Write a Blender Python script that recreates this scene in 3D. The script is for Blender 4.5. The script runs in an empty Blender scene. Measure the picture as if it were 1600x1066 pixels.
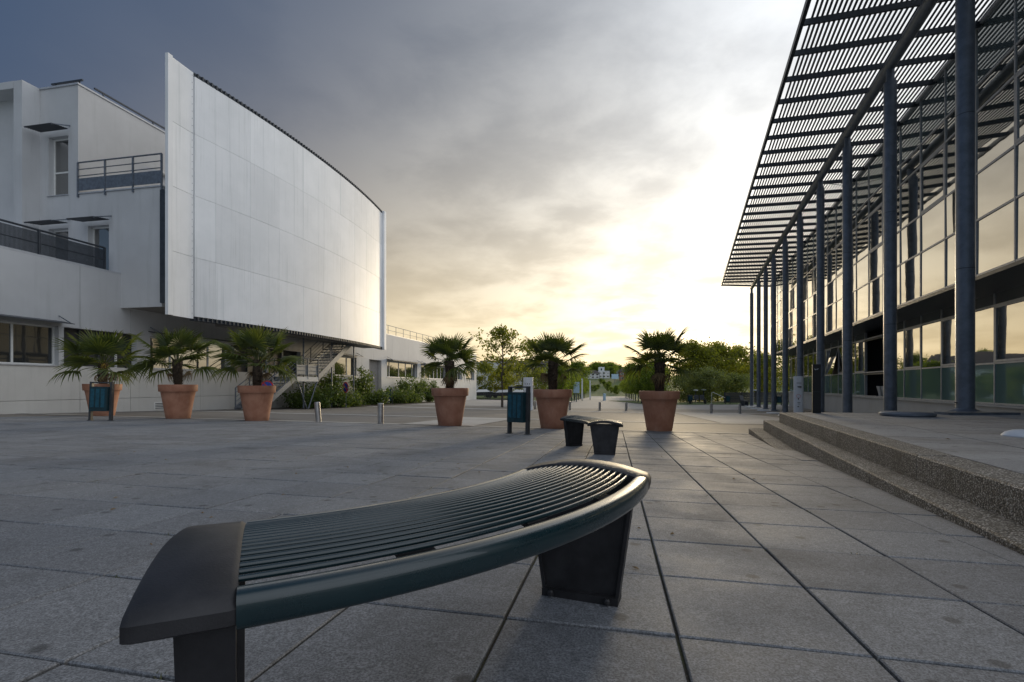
import bpy, math, random
import numpy as np
from mathutils import Vector, Matrix

random.seed(7)
rng = np.random.default_rng(7)
SC = bpy.context.scene
COL = SC.collection
PI = math.pi

# ------------------------------------------------------------------ camera
CAM_H = 0.70
FPX = 780.0            # focal length in pixels of a 1600 px wide picture
cam_d = bpy.data.cameras.new('camera')
cam = bpy.data.objects.new('camera', cam_d)
COL.objects.link(cam)
cam.location = (0, 0, CAM_H)
cam.rotation_euler = (math.radians(90), 0, 0)
cam_d.sensor_width = 36.0
cam_d.sensor_fit = 'HORIZONTAL'
cam_d.lens = FPX / 1600 * 36.0
cam_d.shift_y = 69.0 / 1600
cam_d.clip_start = 0.05
cam_d.clip_end = 3000
SC.camera = cam

# ------------------------------------------------------------------ light
SUN_AZ, SUN_EL = math.radians(18.5), math.radians(6.5)
SUN = Vector((math.sin(SUN_AZ) * math.cos(SUN_EL), math.cos(SUN_AZ) * math.cos(SUN_EL), math.sin(SUN_EL)))
sl = bpy.data.lights.new('sun', 'SUN')
sl.energy = 1.6
sl.angle = math.radians(10)
sl.color = (1.0, 0.80, 0.52)
so = bpy.data.objects.new('sun', sl)
COL.objects.link(so)
so.rotation_euler = SUN.to_track_quat('Z', 'Y').to_euler()

SC.view_settings.view_transform = 'Standard'
SC.view_settings.look = 'None'
SC.view_settings.exposure = 0.25
SC.view_settings.gamma = 1.0
SC.cycles.use_denoising = True
SC.cycles.max_bounces = 6
SC.cycles.transparent_max_bounces = 8


class NT:
    """small helper round a node tree"""
    def __init__(s, tree):
        s.t = tree

    def n(s, typ, **kw):
        nd = s.t.nodes.new(typ)
        for k, v in kw.items():
            setattr(nd, k, v)
        return nd

    def link(s, a, b):
        s.t.links.new(a, b)

    def put(s, sock, v):
        if isinstance(v, bpy.types.NodeSocket):
            s.t.links.new(v, sock)
        else:
            sock.default_value = v

    def math(s, op, a, b=0.0, c=0.0, clamp=False):
        nd = s.n('ShaderNodeMath', operation=op, use_clamp=clamp)
        s.put(nd.inputs[0], a); s.put(nd.inputs[1], b); s.put(nd.inputs[2], c)
        return nd.outputs[0]

    def vec(s, op, a, b=(0, 0, 0)):
        nd = s.n('ShaderNodeVectorMath', operation=op)
        s.put(nd.inputs[0], a); s.put(nd.inputs[1], b)
        return nd.outputs['Value'] if op in ('DOT_PRODUCT', 'LENGTH') else nd.outputs[0]

    def mix(s, fac, a, b, blend='MIX'):
        nd = s.n('ShaderNodeMix', data_type='RGBA', blend_type=blend)
        s.put(nd.inputs[0], fac)
        for sock, v in ((nd.inputs[6], a), (nd.inputs[7], b)):
            if isinstance(v, (tuple, list)) and len(v) == 3:
                v = (*v, 1)
            s.put(sock, v)
        return nd.outputs[2]

    def maprange(s, v, a, b, c=0.0, d=1.0, smooth=True):
        nd = s.n('ShaderNodeMapRange', interpolation_type='SMOOTHSTEP' if smooth else 'LINEAR')
        s.put(nd.inputs[0], v)
        for i, x in enumerate((a, b, c, d)):
            nd.inputs[i + 1].default_value = x
        return nd.outputs[0]

    def noise(s, vec, scale, detail=3.0, rough=0.55, dist=0.0):
        nd = s.n('ShaderNodeTexNoise')
        if vec is not None:
            s.link(vec, nd.inputs['Vector'])
        nd.inputs['Scale'].default_value = scale
        nd.inputs['Detail'].default_value = detail
        nd.inputs['Roughness'].default_value = rough
        nd.inputs['Distortion'].default_value = dist
        return nd.outputs[0]


# ------------------------------------------------------------------ sky
world = bpy.data.worlds.new('World')
SC.world = world
world.use_nodes = True
wt = NT(world.node_tree)
wt.t.nodes.clear()
tc = wt.n('ShaderNodeTexCoord')
D = wt.vec('NORMALIZE', tc.outputs['Generated'])
sep = wt.n('ShaderNodeSeparateXYZ'); wt.link(D, sep.inputs[0])
dz = sep.outputs[2]
el = wt.math('MAXIMUM', dz, 0.0)
cs = wt.vec('DOT_PRODUCT', D, tuple(SUN))
csp = wt.math('MAXIMUM', cs, 0.0)
# cloud sheet coordinates (a layer overhead, flattened towards the horizon)
inv = wt.math('DIVIDE', 1.0, wt.math('ADD', el, 0.16))
cv = wt.n('ShaderNodeVectorMath', operation='MULTIPLY')
wt.link(D, cv.inputs[0])
comb = wt.n('ShaderNodeCombineXYZ')
wt.link(inv, comb.inputs[0]); wt.link(inv, comb.inputs[1]); comb.inputs[2].default_value = 1.0
wt.link(comb.outputs[0], cv.inputs[1])
CV = cv.outputs[0]
n1 = wt.noise(CV, 0.75, 4.0, 0.50, 0.1)
n2 = wt.noise(CV, 1.7, 6.0, 0.55, 0.15)
# the dark rain bank ahead to the left
saz, sel = math.radians(-52), math.radians(40)
sd = (math.sin(saz) * math.cos(sel), math.cos(saz) * math.cos(sel), math.sin(sel))
stc = wt.vec('DOT_PRODUCT', D, sd)
stc = wt.math('ADD', stc, wt.math('MULTIPLY', wt.math('SUBTRACT', n1, 0.5), 0.16))
storm = wt.maprange(stc, 0.36, 0.95)
# the cloud is thin and bright towards the right, thick behind and to the left
thin = wt.maprange(wt.vec('DOT_PRODUCT', D, (0.86, -0.10, 0.50)), -0.40, 0.85)
grey = wt.mix(thin, (0.100, 0.145, 0.215), (0.82, 0.88, 0.97))
grey = wt.mix(1.0, grey, wt.mix(wt.maprange(n2, 0.33, 0.68), (0.86, 0.86, 0.87), (1.10, 1.10, 1.10)), 'MULTIPLY')
base = wt.mix(storm, grey, (0.044, 0.078, 0.150))
# brightness around the sun behind the cloud
g0 = wt.math('POWER', csp, 4.0)
g1 = wt.math('POWER', csp, 7.0)
g2 = wt.math('POWER', csp, 34.0)
g3 = wt.math('POWER', csp, 260.0)
n3 = wt.noise(CV, 3.4, 7.0, 0.60, 0.25)
puff = wt.maprange(wt.math('ADD', wt.math('MULTIPLY', n2, 0.55), wt.math('MULTIPLY', n3, 0.45)), 0.36, 0.62)
cl = wt.math('ADD', wt.math('MULTIPLY', puff, 0.75), 0.38)


def scaled(col, f):
    nd = wt.n('ShaderNodeVectorMath', operation='SCALE')
    nd.inputs[0].default_value = col
    wt.put(nd.inputs['Scale'], f)
    return nd.outputs[0]


def vadd(a, b):
    return wt.vec('ADD', a, b)


# pale yellow band low over the horizon on the sun's side
low = wt.math('POWER', 2.718, wt.math('MULTIPLY', el, wt.math('SUBTRACT', -3.0, wt.math('MULTIPLY', el, 5.0))))
side = wt.maprange(cs, 0.30, 0.93)
band = wt.math('MULTIPLY', low, side)
skyc = wt.mix(wt.math('MULTIPLY', band, 0.95), base, (0.88, 0.67, 0.35))
skyc = vadd(skyc, scaled((0.15, 0.142, 0.122), wt.math('MULTIPLY', g1, wt.math('ADD', wt.math('MULTIPLY', puff, 0.45), 0.75))))
skyc = vadd(skyc, scaled((0.25, 0.225, 0.17), wt.math('MULTIPLY', g0, wt.math('ADD', wt.math('MULTIPLY', puff, 0.30), 0.85))))
skyc = vadd(skyc, scaled((0.24, 0.21, 0.15), wt.math('MULTIPLY', g2, cl)))
skyc = vadd(skyc, scaled((0.7, 0.6, 0.42), wt.math('MULTIPLY', g3, cl)))
# broken cloud in front of the light
veil = wt.math('ADD', 1.0, wt.math('MULTIPLY', g0, wt.math('ADD', wt.math('MULTIPLY', puff, 0.18), -0.11)))
vs_ = wt.n('ShaderNodeVectorMath', operation='SCALE')
wt.link(skyc, vs_.inputs[0]); wt.link(veil, vs_.inputs['Scale'])
skyc = vs_.outputs[0]
nish = wt.n('ShaderNodeTexSky', sky_type='NISHITA')
nish.sun_disc = False
nish.sun_elevation = SUN_EL
nish.sun_rotation = SUN_AZ
nish.air_density = 1.0
nish.dust_density = 1.5
bg1 = wt.n('ShaderNodeBackground'); wt.link(nish.outputs[0], bg1.inputs[0]); bg1.inputs[1].default_value = 0.05
bg2 = wt.n('ShaderNodeBackground'); wt.link(skyc, bg2.inputs[0]); bg2.inputs[1].default_value = 1.0
mx = wt.n('ShaderNodeMixShader'); mx.inputs[0].default_value = 0.9
wt.link(bg1.outputs[0], mx.inputs[1]); wt.link(bg2.outputs[0], mx.inputs[2])
wo = wt.n('ShaderNodeOutputWorld'); wt.link(mx.outputs[0], wo.inputs[0])

# ------------------------------------------------------------------ frames
A, B = 0.0287, 0.0165          # the plaza falls away from the camera and to the right


def sstep(t):
    t = max(0.0, min(1.0, t))
    return t * t * (3 - 2 * t)


def gz(X, Y):
    xe = max(-22.0, min(X, 6.0 + (X - 6.0) * 0.1 if X > 6 else X))
    if Y < 28:
        fy = A * Y
    else:
        fy = A * 28 + 0.013 * (min(Y, 115) - 28)
    z = -(fy + B * xe)
    z += 9.0 * sstep((Y - 115) / 260.0)
    return z


class Frame:
    """plan frame turned by an angle: local x = across, local y = along"""
    def __init__(s, tan):
        l = math.hypot(1, tan)
        s.c, s.n = 1 / l, tan / l
        s.rot = -math.atan2(s.n, s.c)

    def w(s, p, q):
        return (p * s.c + q * s.n, -p * s.n + q * s.c)

    def loc(s, X, Y):
        return (X * s.c - Y * s.n, X * s.n + Y * s.c)

    def along(s, p, px):           # where the line of sight through column px meets the plane x=p
        k = (px - 800) / FPX
        return p * (s.c + k * s.n) / (k * s.c - s.n)

    def z(s, p, q, py):            # height of picture row py at that plan point
        Y = s.w(p, q)[1]
        return CAM_H + (602 - py) * Y / FPX


L = Frame(0.205)     # left building and paving
R = Frame(0.359)     # right building, terrace, steps


# ------------------------------------------------------------------ mesh helpers
class MB:
    def __init__(s):
        s.v, s.f = [], []

    def add(s, vs, fs):
        o = len(s.v)
        s.v += [tuple(v) for v in vs]
        s.f += [tuple(i + o for i in f) for f in fs]
        return s

    def box(s, x0, x1, y0, y1, z0, z1):
        return s.add([(x0, y0, z0), (x1, y0, z0), (x1, y1, z0), (x0, y1, z0),
                      (x0, y0, z1), (x1, y0, z1), (x1, y1, z1), (x0, y1, z1)],
                     [(0, 3, 2, 1), (4, 5, 6, 7), (0, 1, 5, 4), (1, 2, 6, 5), (2, 3, 7, 6), (3, 0, 4, 7)])

    def bar(s, a, b, w, h, up=(0, 0, 1)):
        """rectangular bar from a to b, w across and h along `up`"""
        a, b = Vector(a), Vector(b)
        d = (b - a).normalized()
        u = Vector(up)
        x = d.cross(u)
        if x.length < 1e-5:
            x = d.cross(Vector((1, 0, 0)))
        x.normalize()
        u = x.cross(d).normalized()
        x *= w / 2; u *= h / 2
        return s.add([a - x - u, a + x - u, a + x + u, a - x + u, b - x - u, b + x - u, b + x + u, b - x + u],
                     [(0, 1, 2, 3), (7, 6, 5, 4), (0, 4, 5, 1), (1, 5, 6, 2), (2, 6, 7, 3), (3, 7, 4, 0)])

    def tube(s, pts, r, n=8, caps=True, rs=None, sq=1.0):
        pts = [Vector(p) for p in pts]
        m = len(pts)
        rings = []
        up = Vector((0, 0, 1))
        for i, p in enumerate(pts):
            d = (pts[min(i + 1, m - 1)] - pts[max(i - 1, 0)]).normalized()
            x = d.cross(up)
            if x.length < 1e-3:
                x = d.cross(Vector((0, 1, 0)))
            x.normalize()
            y = x.cross(d)
            rr = rs[i] if rs else r
            rings.append([p + x * (rr * math.cos(2 * PI * k / n)) + y * (rr * sq * math.sin(2 * PI * k / n)) for k in range(n)])
        vs = [q for ring in rings for q in ring]
        fs = []
        for i in range(m - 1):
            for k in range(n):
                k2 = (k + 1) % n
                fs.append((i * n + k, i * n + k2, (i + 1) * n + k2, (i + 1) * n + k))
        if caps:
            fs.append(tuple(range(n - 1, -1, -1)))
            fs.append(tuple((m - 1) * n + k for k in range(n)))
        return s.add(vs, fs)

    def lathe(s, prof, n=32, c=(0, 0, 0)):
        vs, fs = [], []
        for r, z in prof:
            for k in range(n):
                t = 2 * PI * k / n
                vs.append((c[0] + r * math.cos(t), c[1] + r * math.sin(t), c[2] + z))
        for i in range(len(prof) - 1):
            for k in range(n):
                k2 = (k + 1) % n
                fs.append((i * n + k, i * n + k2, (i + 1) * n + k2, (i + 1) * n + k))
        fs.append(tuple(range(n - 1, -1, -1)))
        fs.append(tuple((len(prof) - 1) * n + k for k in range(n)))
        return s.add(vs, fs)

    def mesh(s, name, mat, smooth=False, auto=None):
        me = bpy.data.meshes.new(name)
        me.from_pydata(s.v, [], s.f)
        me.materials.append(mat)
        if smooth:
            me.shade_smooth()
            if auto:
                me.set_sharp_from_angle(angle=math.radians(auto))
        me.update()
        return me

    def build(s, name, mat, parent=None, off=(0, 0, 0), smooth=False, auto=None):
        return link(name, s.mesh(name, mat, smooth, auto), parent, off)


def link(name, me, parent=None, off=(0, 0, 0)):
    o = bpy.data.objects.new(name, me)
    COL.objects.link(o)
    if parent:
        o.parent = parent
    o.location = off
    return o


def tag(o, label=None, cat=None, group=None, kind=None):
    if label: o['label'] = label
    if cat: o['category'] = cat
    if group: o['group'] = group
    if kind: o['kind'] = kind
    return o


def thing(name, label, cat, loc=(0, 0, 0), rz=0.0, group=None):
    o = bpy.data.objects.new(name, None)
    COL.objects.link(o)
    o.empty_display_size = 0.2
    o.location = loc
    o.rotation_euler = (0, 0, rz)
    return tag(o, label, cat, group)


def copy_tree(o, parent=None):
    kids = [c for c in o.children]
    c = o.copy()
    COL.objects.link(c)
    c.parent = parent
    for k in kids:
        copy_tree(k, c)
    return c


def ground_axes(rz):
    """rotation matrix whose z is the plaza's normal, turned by rz in plan"""
    n = Vector((B, A, 1)).normalized()
    y = Vector((-math.sin(rz), math.cos(rz), 0))
    x = y.cross(n).normalized()
    y = n.cross(x).normalized()
    return Matrix((x, y, n)).transposed()


# ------------------------------------------------------------------ materials
def mat(name):
    m = bpy.data.materials.new(name)
    m.use_nodes = True
    t = NT(m.node_tree)
    b = m.node_tree.nodes['Principled BSDF']
    return m, t, b


def P(b, **kw):
    names = dict(col='Base Color', rough='Roughness', metal='Metallic', spec='Specular IOR Level', ior='IOR',
                 coat='Coat Weight', crough='Coat Roughness')
    for k, v in kw.items():
        if k == 'col' and len(v) == 3:
            v = (*v, 1)
        b.inputs[names[k]].default_value = v


def bump(t, b, h, strength=0.3, dist=0.01):
    nd = t.n('ShaderNodeBump')
    nd.inputs['Strength'].default_value = strength
    nd.inputs['Distance'].default_value = dist
    t.link(h, nd.inputs['Height'])
    t.link(nd.outputs[0], b.inputs['Normal'])


def coords(t, kind='Object'):
    return t.n('ShaderNodeTexCoord').outputs[kind]


def wpos(t):
    return t.n('ShaderNodeNewGeometry').outputs['Position']


def simple(name, col, rough=0.6, metal=0.0, var=0.12, scale=6.0, bmp=0.0, bscale=60.0, world=True, coat=0.0):
    """plain material with a little uneven colour, wear and relief"""
    m, t, b = mat(name)
    v = wpos(t) if world else coords(t)
    n = t.noise(v, scale, 5.0, 0.6)
    c1 = tuple(max(0.0, c * (1 - var)) for c in col)
    c2 = tuple(min(1.0, c * (1 + var)) for c in col)
    t.link(t.mix(t.maprange(n, 0.3, 0.7), c1, c2), b.inputs['Base Color'])
    t.link(t.math('ADD', t.math('MULTIPLY', n, 0.16), rough - 0.08), b.inputs['Roughness'])
    P(b, metal=metal, coat=coat)
    if bmp:
        bump(t, b, t.noise(v, bscale, 3.0), bmp, 0.004)
    return m


def worn_paint(name, col, rough, metal, var, scale, bmp, bscale, coat=0.0):
    """coated metal with dust lying on upward faces, scuffs and fine scratches"""
    m, t, b = mat(name)
    v = coords(t)
    n = t.noise(v, scale, 5.0, 0.6)
    mp = t.n('ShaderNodeMapping'); t.link(v, mp.inputs[0]); mp.inputs['Scale'].default_value = (40, 6, 40); mp.inputs['Rotation'].default_value = (0.3, 0.2, 0.6)
    scr_ = t.noise(mp.outputs[0], 3.0, 4.0, 0.7)
    dust = t.noise(v, 7.0, 7.0, 0.7)
    sepn = t.n('ShaderNodeSeparateXYZ'); t.link(t.n('ShaderNodeNewGeometry').outputs['Normal'], sepn.inputs[0])
    upf = t.maprange(sepn.outputs[2], 0.55, 0.98)
    c = t.mix(t.maprange(n, 0.3, 0.7), tuple(x * (1 - var) for x in col), tuple(x * (1 + var) for x in col))
    c = t.mix(t.math('MULTIPLY', upf, t.maprange(dust, 0.48, 0.78, 0.0, 0.13)), c, (0.17, 0.16, 0.145))
    c = t.mix(t.maprange(scr_, 0.68, 0.76, 0, 0.5), c, tuple(min(1, x * 3 + 0.04) for x in col))
    t.link(c, b.inputs['Base Color'])
    t.link(t.math('ADD', t.math('MULTIPLY', dust, 0.30), rough - 0.10), b.inputs['Roughness'])
    P(b, metal=metal, coat=coat)
    bump(t, b, t.noise(v, bscale, 3.0), bmp, 0.003)
    return m


def slab_mat(name, c1, c2, speck=0.5):
    m, t, b = mat(name)
    v = wpos(t)
    fine = t.noise(v, 150.0, 3.0, 0.75)
    mid = t.noise(v, 34.0, 4.0, 0.6)
    big = t.noise(v, 1.3, 5.0, 0.62, 0.6)
    rnd = t.math('FRACT', t.math('ADD', t.n('ShaderNodeObjectInfo').outputs['Random'],
                                 t.n('ShaderNodeNewGeometry').outputs['Random Per Island']))
    c = t.mix(t.maprange(fine, 0.34, 0.66), c1, c2)
    c = t.mix(t.maprange(mid, 0.3, 0.7, 0.0, 0.35), c, tuple(x * 0.55 for x in c1))
    c = t.mix(t.maprange(big, 0.46, 0.72, 0.0, 0.45), c, (c1[0] * 0.55, c1[1] * 0.52, c1[2] * 0.46))
    c = t.mix(1.0, c, t.mix(rnd, (0.86, 0.86, 0.86), (1.08, 1.08, 1.07)), 'MULTIPLY')
    # old gum and oil spots
    vo = t.n('ShaderNodeTexVoronoi', voronoi_dimensions='2D'); t.link(v, vo.inputs['Vector']); vo.inputs['Scale'].default_value = 2.6
    dd = t.math('ADD', vo.outputs['Distance'], t.math('MULTIPLY', mid, 0.08))
    sepc = t.n('ShaderNodeSeparateColor'); t.link(vo.outputs['Color'], sepc.inputs[0])
    spot = t.math('MULTIPLY', t.maprange(dd, 0.085, 0.125, 1.0, 0.0), t.math('GREATER_THAN', sepc.outputs[0], 0.45))
    c = t.mix(t.math('MULTIPLY', spot, 0.6), c, (0.03, 0.03, 0.03))
    t.link(c, b.inputs['Base Color'])
    t.link(t.maprange(big, 0.3, 0.7, 0.66, 0.80), b.inputs['Roughness'])
    P(b, spec=0.45)
    bump(t, b, t.math('ADD', fine, t.math('MULTIPLY', mid, 0.7)), 0.35 * speck * 2, 0.0015)
    return m


M = {}
M['slab'] = slab_mat('paving granite', (0.108, 0.113, 0.122), (0.325, 0.336, 0.355))
M['slab2'] = slab_mat('terrace granite', (0.22, 0.222, 0.228), (0.44, 0.443, 0.45))


def joint_mat():
    m, t, b = mat('joint moss and grit')
    v = wpos(t)
    n = t.noise(v, 3.0, 5.0, 0.65)
    f = t.noise(v, 130.0, 3.0, 0.7)
    c = t.mix(t.maprange(n, 0.45, 0.62), (0.035, 0.032, 0.028), (0.050, 0.060, 0.018))
    c = t.mix(t.maprange(f, 0.5, 0.75), c, (0.12, 0.105, 0.08))
    t.link(c, b.inputs['Base Color']); P(b, rough=0.95)
    bump(t, b, f, 0.6, 0.004)
    return m


M['joint'] = joint_mat()


def aggregate():
    m, t, b = mat('exposed aggregate concrete')
    v = wpos(t)
    vo = t.n('ShaderNodeTexVoronoi'); t.link(v, vo.inputs['Vector']); vo.inputs['Scale'].default_value = 95.0
    sepc = t.n('ShaderNodeSeparateColor'); t.link(vo.outputs['Color'], sepc.inputs[0])
    c = t.mix(t.math('POWER', sepc.outputs[0], 2.6), (0.14, 0.13, 0.115), (0.66, 0.63, 0.58))
    c = t.mix(t.maprange(vo.outputs['Distance'], 0.35, 0.7), c, (0.05, 0.046, 0.04))
    big = t.noise(v, 2.2, 5.0, 0.6)
    c = t.mix(t.maprange(big, 0.45, 0.75, 0, 0.6), c, (0.045, 0.042, 0.032))
    t.link(c, b.inputs['Base Color']); P(b, rough=0.8)
    bump(t, b, t.math('SUBTRACT', 1.0, vo.outputs['Distance']), 0.8, 0.004)
    return m


M['aggregate'] = aggregate()


def asphalt(name, c1, c2, scale=1.0):
    m, t, b = mat(name)
    v = wpos(t)
    f = t.noise(v, 140.0 * scale, 3.0, 0.7)
    g = t.noise(v, 0.55, 6.0, 0.62, 0.8)
    g2 = t.noise(v, 0.16, 4.0, 0.6, 0.4)
    c = t.mix(t.maprange(f, 0.3, 0.7), c1, c2)
    c = t.mix(t.maprange(g, 0.45, 0.75, 0, 0.55), c, tuple(x * 0.55 for x in c1))
    c = t.mix(t.maprange(g2, 0.5, 0.7, 0, 0.35), c, tuple(x * 1.4 for x in c2))
    t.link(c, b.inputs['Base Color'])
    P(b, rough=0.72)
    bump(t, b, f, 0.4, 0.003)
    return m


M['asphalt'] = asphalt('warm grey asphalt', (0.115, 0.105, 0.095), (0.20, 0.185, 0.168))
M['concrete'] = asphalt('pale concrete paving', (0.27, 0.255, 0.235), (0.37, 0.35, 0.325))
M['band'] = asphalt('pale concrete strip', (0.34, 0.335, 0.325), (0.46, 0.45, 0.43))


def grass_mat():
    m, t, b = mat('grass')
    v = wpos(t)
    n = t.noise(v, 1.2, 6.0, 0.65)
    c = t.mix(t.maprange(n, 0.3, 0.7), (0.05, 0.085, 0.02), (0.11, 0.14, 0.035))
    t.link(c, b.inputs['Base Color']); P(b, rough=0.9)
    bump(t, b, t.noise(v, 30.0, 4.0, 0.7), 1.0, 0.05)
    return m


M['grass'] = grass_mat()


def wall_mat(name, col, stain=0.35, rough=0.65):
    """painted render with rain streaks running down from the top edges"""
    m, t, b = mat(name)
    v = coords(t)
    st = t.n('ShaderNodeMapping'); t.link(v, st.inputs[0]); st.inputs['Scale'].default_value = (2.4, 2.4, 0.16)
    s1 = t.noise(st.outputs[0], 1.6, 6.0, 0.65)
    n = t.noise(v, 0.5, 4.0, 0.6)
    c = t.mix(t.maprange(n, 0.3, 0.7), tuple(x * 0.93 for x in col), tuple(min(1, x * 1.05) for x in col))
    c = t.mix(t.math('MULTIPLY', t.maprange(s1, 0.50, 0.74), stain), c, (col[0] * 0.52, col[1] * 0.54, col[2] * 0.50))
    t.link(c, b.inputs['Base Color'])
    P(b, rough=rough)
    bump(t, b, t.noise(v, 70.0, 3.0), 0.12, 0.003)
    return m


M['wall'] = wall_mat('off white rendered wall', (0.52, 0.525, 0.53), 0.20)
M['panelwall'] = wall_mat('precast cream panel', (0.57, 0.56, 0.53), 0.20)
M['soffit'] = simple('grey soffit', (0.22, 0.21, 0.20), 0.7)


def screen_mat():
    m, t, b = mat('white fibre cement cladding')
    v = coords(t)
    st = t.n('ShaderNodeMapping'); t.link(v, st.inputs[0]); st.inputs['Scale'].default_value = (5.0, 5.0, 0.10)
    s1 = t.noise(st.outputs[0], 1.3, 7.0, 0.68)
    n = t.noise(v, 0.8, 5.0, 0.6)
    rnd = t.n('ShaderNodeObjectInfo').outputs['Random']
    c = t.mix(t.maprange(n, 0.3, 0.7), (0.82, 0.83, 0.83), (0.89, 0.895, 0.895))
    c = t.mix(t.math('MULTIPLY', t.maprange(s1, 0.52, 0.78), 0.42), c, (0.40, 0.44, 0.43))
    st2 = t.n('ShaderNodeMapping'); t.link(v, st2.inputs[0]); st2.inputs['Scale'].default_value = (22.0, 22.0, 0.22)
    s2 = t.noise(st2.outputs[0], 1.0, 5.0, 0.7)
    patch = t.noise(v, 0.45, 4.0, 0.6)
    runs = t.math('MULTIPLY', t.maprange(s2, 0.52, 0.72), t.maprange(patch, 0.42, 0.66))
    c = t.mix(t.math('MULTIPLY', runs, 0.42), c, (0.38, 0.39, 0.34))
    c = t.mix(1.0, c, t.mix(rnd, (0.93, 0.93, 0.93), (1.03, 1.03, 1.03)), 'MULTIPLY')
    t.link(c, b.inputs['Base Color'])
    P(b, rough=0.50, spec=0.4)
    rib = t.n('ShaderNodeTexWave', wave_type='BANDS', bands_direction='Y')
    t.link(v, rib.inputs['Vector']); rib.inputs['Scale'].default_value = 9.0
    bump(t, b, rib.outputs[1], 0.10, 0.004)
    return m


M['screen'] = screen_mat()


def glass_mat(name, tint, refl, mixf=0.6):
    m, t, b = mat(name)
    v = wpos(t)
    P(b, col=tint, rough=0.06, spec=0.6)
    gl = t.n('ShaderNodeBsdfGlossy'); gl.inputs['Color'].default_value = (*refl, 1); gl.inputs['Roughness'].default_value = 0.012
    bn = t.n('ShaderNodeBump'); bn.inputs['Strength'].default_value = 0.10; bn.inputs['Distance'].default_value = 0.02
    t.link(t.noise(v, 0.9, 2.0), bn.inputs['Height'])
    t.link(bn.outputs[0], gl.inputs['Normal'])
    fr = t.n('ShaderNodeLayerWeight'); fr.inputs['Blend'].default_value = 0.35
    f = t.math('ADD', t.math('MULTIPLY', fr.outputs['Fresnel'], 0.5), mixf - 0.15, clamp=True)
    ms = t.n('ShaderNodeMixShader')
    t.link(f, ms.inputs[0]); t.link(b.outputs[0], ms.inputs[1]); t.link(gl.outputs[0], ms.inputs[2])
    t.link(ms.outputs[0], m.node_tree.nodes['Material Output'].inputs[0])
    return m


M['glass'] = glass_mat('solar glass', (0.030, 0.040, 0.040), (0.88, 0.86, 0.80), 0.68)
M['glass_top'] = glass_mat('paler top row glass', (0.13, 0.17, 0.175), (0.80, 0.84, 0.84), 0.50)  # paler tint puts the lighter reflection under the louvres into the colour
M['glass_dark'] = glass_mat('window glass', (0.018, 0.020, 0.022), (0.80, 0.80, 0.78), 0.45)
M['glass_room'] = glass_mat('room window glass', (0.022, 0.026, 0.028), (0.6, 0.64, 0.66), 0.20)
M['glass_green'] = glass_mat('green tinted glass', (0.17, 0.27, 0.235), (0.55, 0.68, 0.62), 0.30)
M['alu'] = simple('anodised aluminium frame', (0.46, 0.47, 0.49), 0.45, 0.3, 0.08, 9)
M['white_frame'] = simple('white window frame', (0.70, 0.70, 0.68), 0.45, 0, 0.05)
M['galv'] = simple('galvanised steel', (0.175, 0.198, 0.235), 0.45, 0.45, 0.16, 5.5, 0.08, 40)
M['dark_steel'] = simple('dark painted steel', (0.045, 0.052, 0.062), 0.45, 0.3, 0.2, 7)
M['slat'] = simple('grey louvre metal', (0.10, 0.112, 0.13), 0.45, 0.3, 0.15, 7)
M['rail_steel'] = simple('grey galvanised railing', (0.15, 0.17, 0.20), 0.45, 0.4, 0.2, 9)
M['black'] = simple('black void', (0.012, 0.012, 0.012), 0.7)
M['dark_panel'] = simple('near black panel', (0.035, 0.034, 0.034), 0.5)
M['steel'] = simple('brushed stainless steel', (0.46, 0.44, 0.42), 0.34, 0.85, 0.15, 12)
M['bench_green'] = worn_paint('dark green gloss paint', (0.006, 0.023, 0.028), 0.24, 0, 0.08, 22, 0.03, 160, coat=0.6)
M['bench_grey'] = worn_paint('charcoal powder coat', (0.027, 0.026, 0.028), 0.45, 0.15, 0.35, 9, 0.12, 240)
M['bin_teal'] = simple('teal painted sheet steel', (0.006, 0.034, 0.044), 0.45, 0.1, 0.25, 9)
M['bin_slot'] = simple('bin liner behind slots', (0.010, 0.105, 0.16), 0.5, 0.0, 0.3, 14)
M['bin_post'] = simple('bin post grey', (0.055, 0.058, 0.062), 0.45, 0.3, 0.15, 10)
M['soil'] = simple('potting soil', (0.05, 0.038, 0.026), 0.95, 0, 0.4, 30, 0.8, 60)
M['white'] = simple('white enamel', (0.72, 0.74, 0.77), 0.35, 0, 0.06, 5)
M['pale_blue'] = simple('pale blue enamel', (0.42, 0.58, 0.70), 0.4, 0, 0.06, 5)
M['ink'] = simple('dark print', (0.04, 0.04, 0.05), 0.5)
M['red'] = simple('red sign enamel', (0.55, 0.02, 0.03), 0.4, 0, 0.06)
M['blue'] = simple('blue sign enamel', (0.02, 0.06, 0.38), 0.4, 0, 0.06)
M['roof_tile'] = simple('dark roof', (0.07, 0.06, 0.055), 0.8)
M['house'] = simple('house render', (0.62, 0.62, 0.62), 0.7)
M['brick'] = simple('far brick', (0.34, 0.16, 0.10), 0.8)
M['car'] = simple('dark car paint', (0.02, 0.022, 0.03), 0.2, 0.3, 0.1, 3, coat=1.0)
M['car_white'] = simple('white car paint', (0.6, 0.6, 0.6), 0.25, 0.0, 0.05, 3, coat=1.0)
M['tyre'] = simple('tyre rubber', (0.02, 0.02, 0.02), 0.85)


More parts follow.
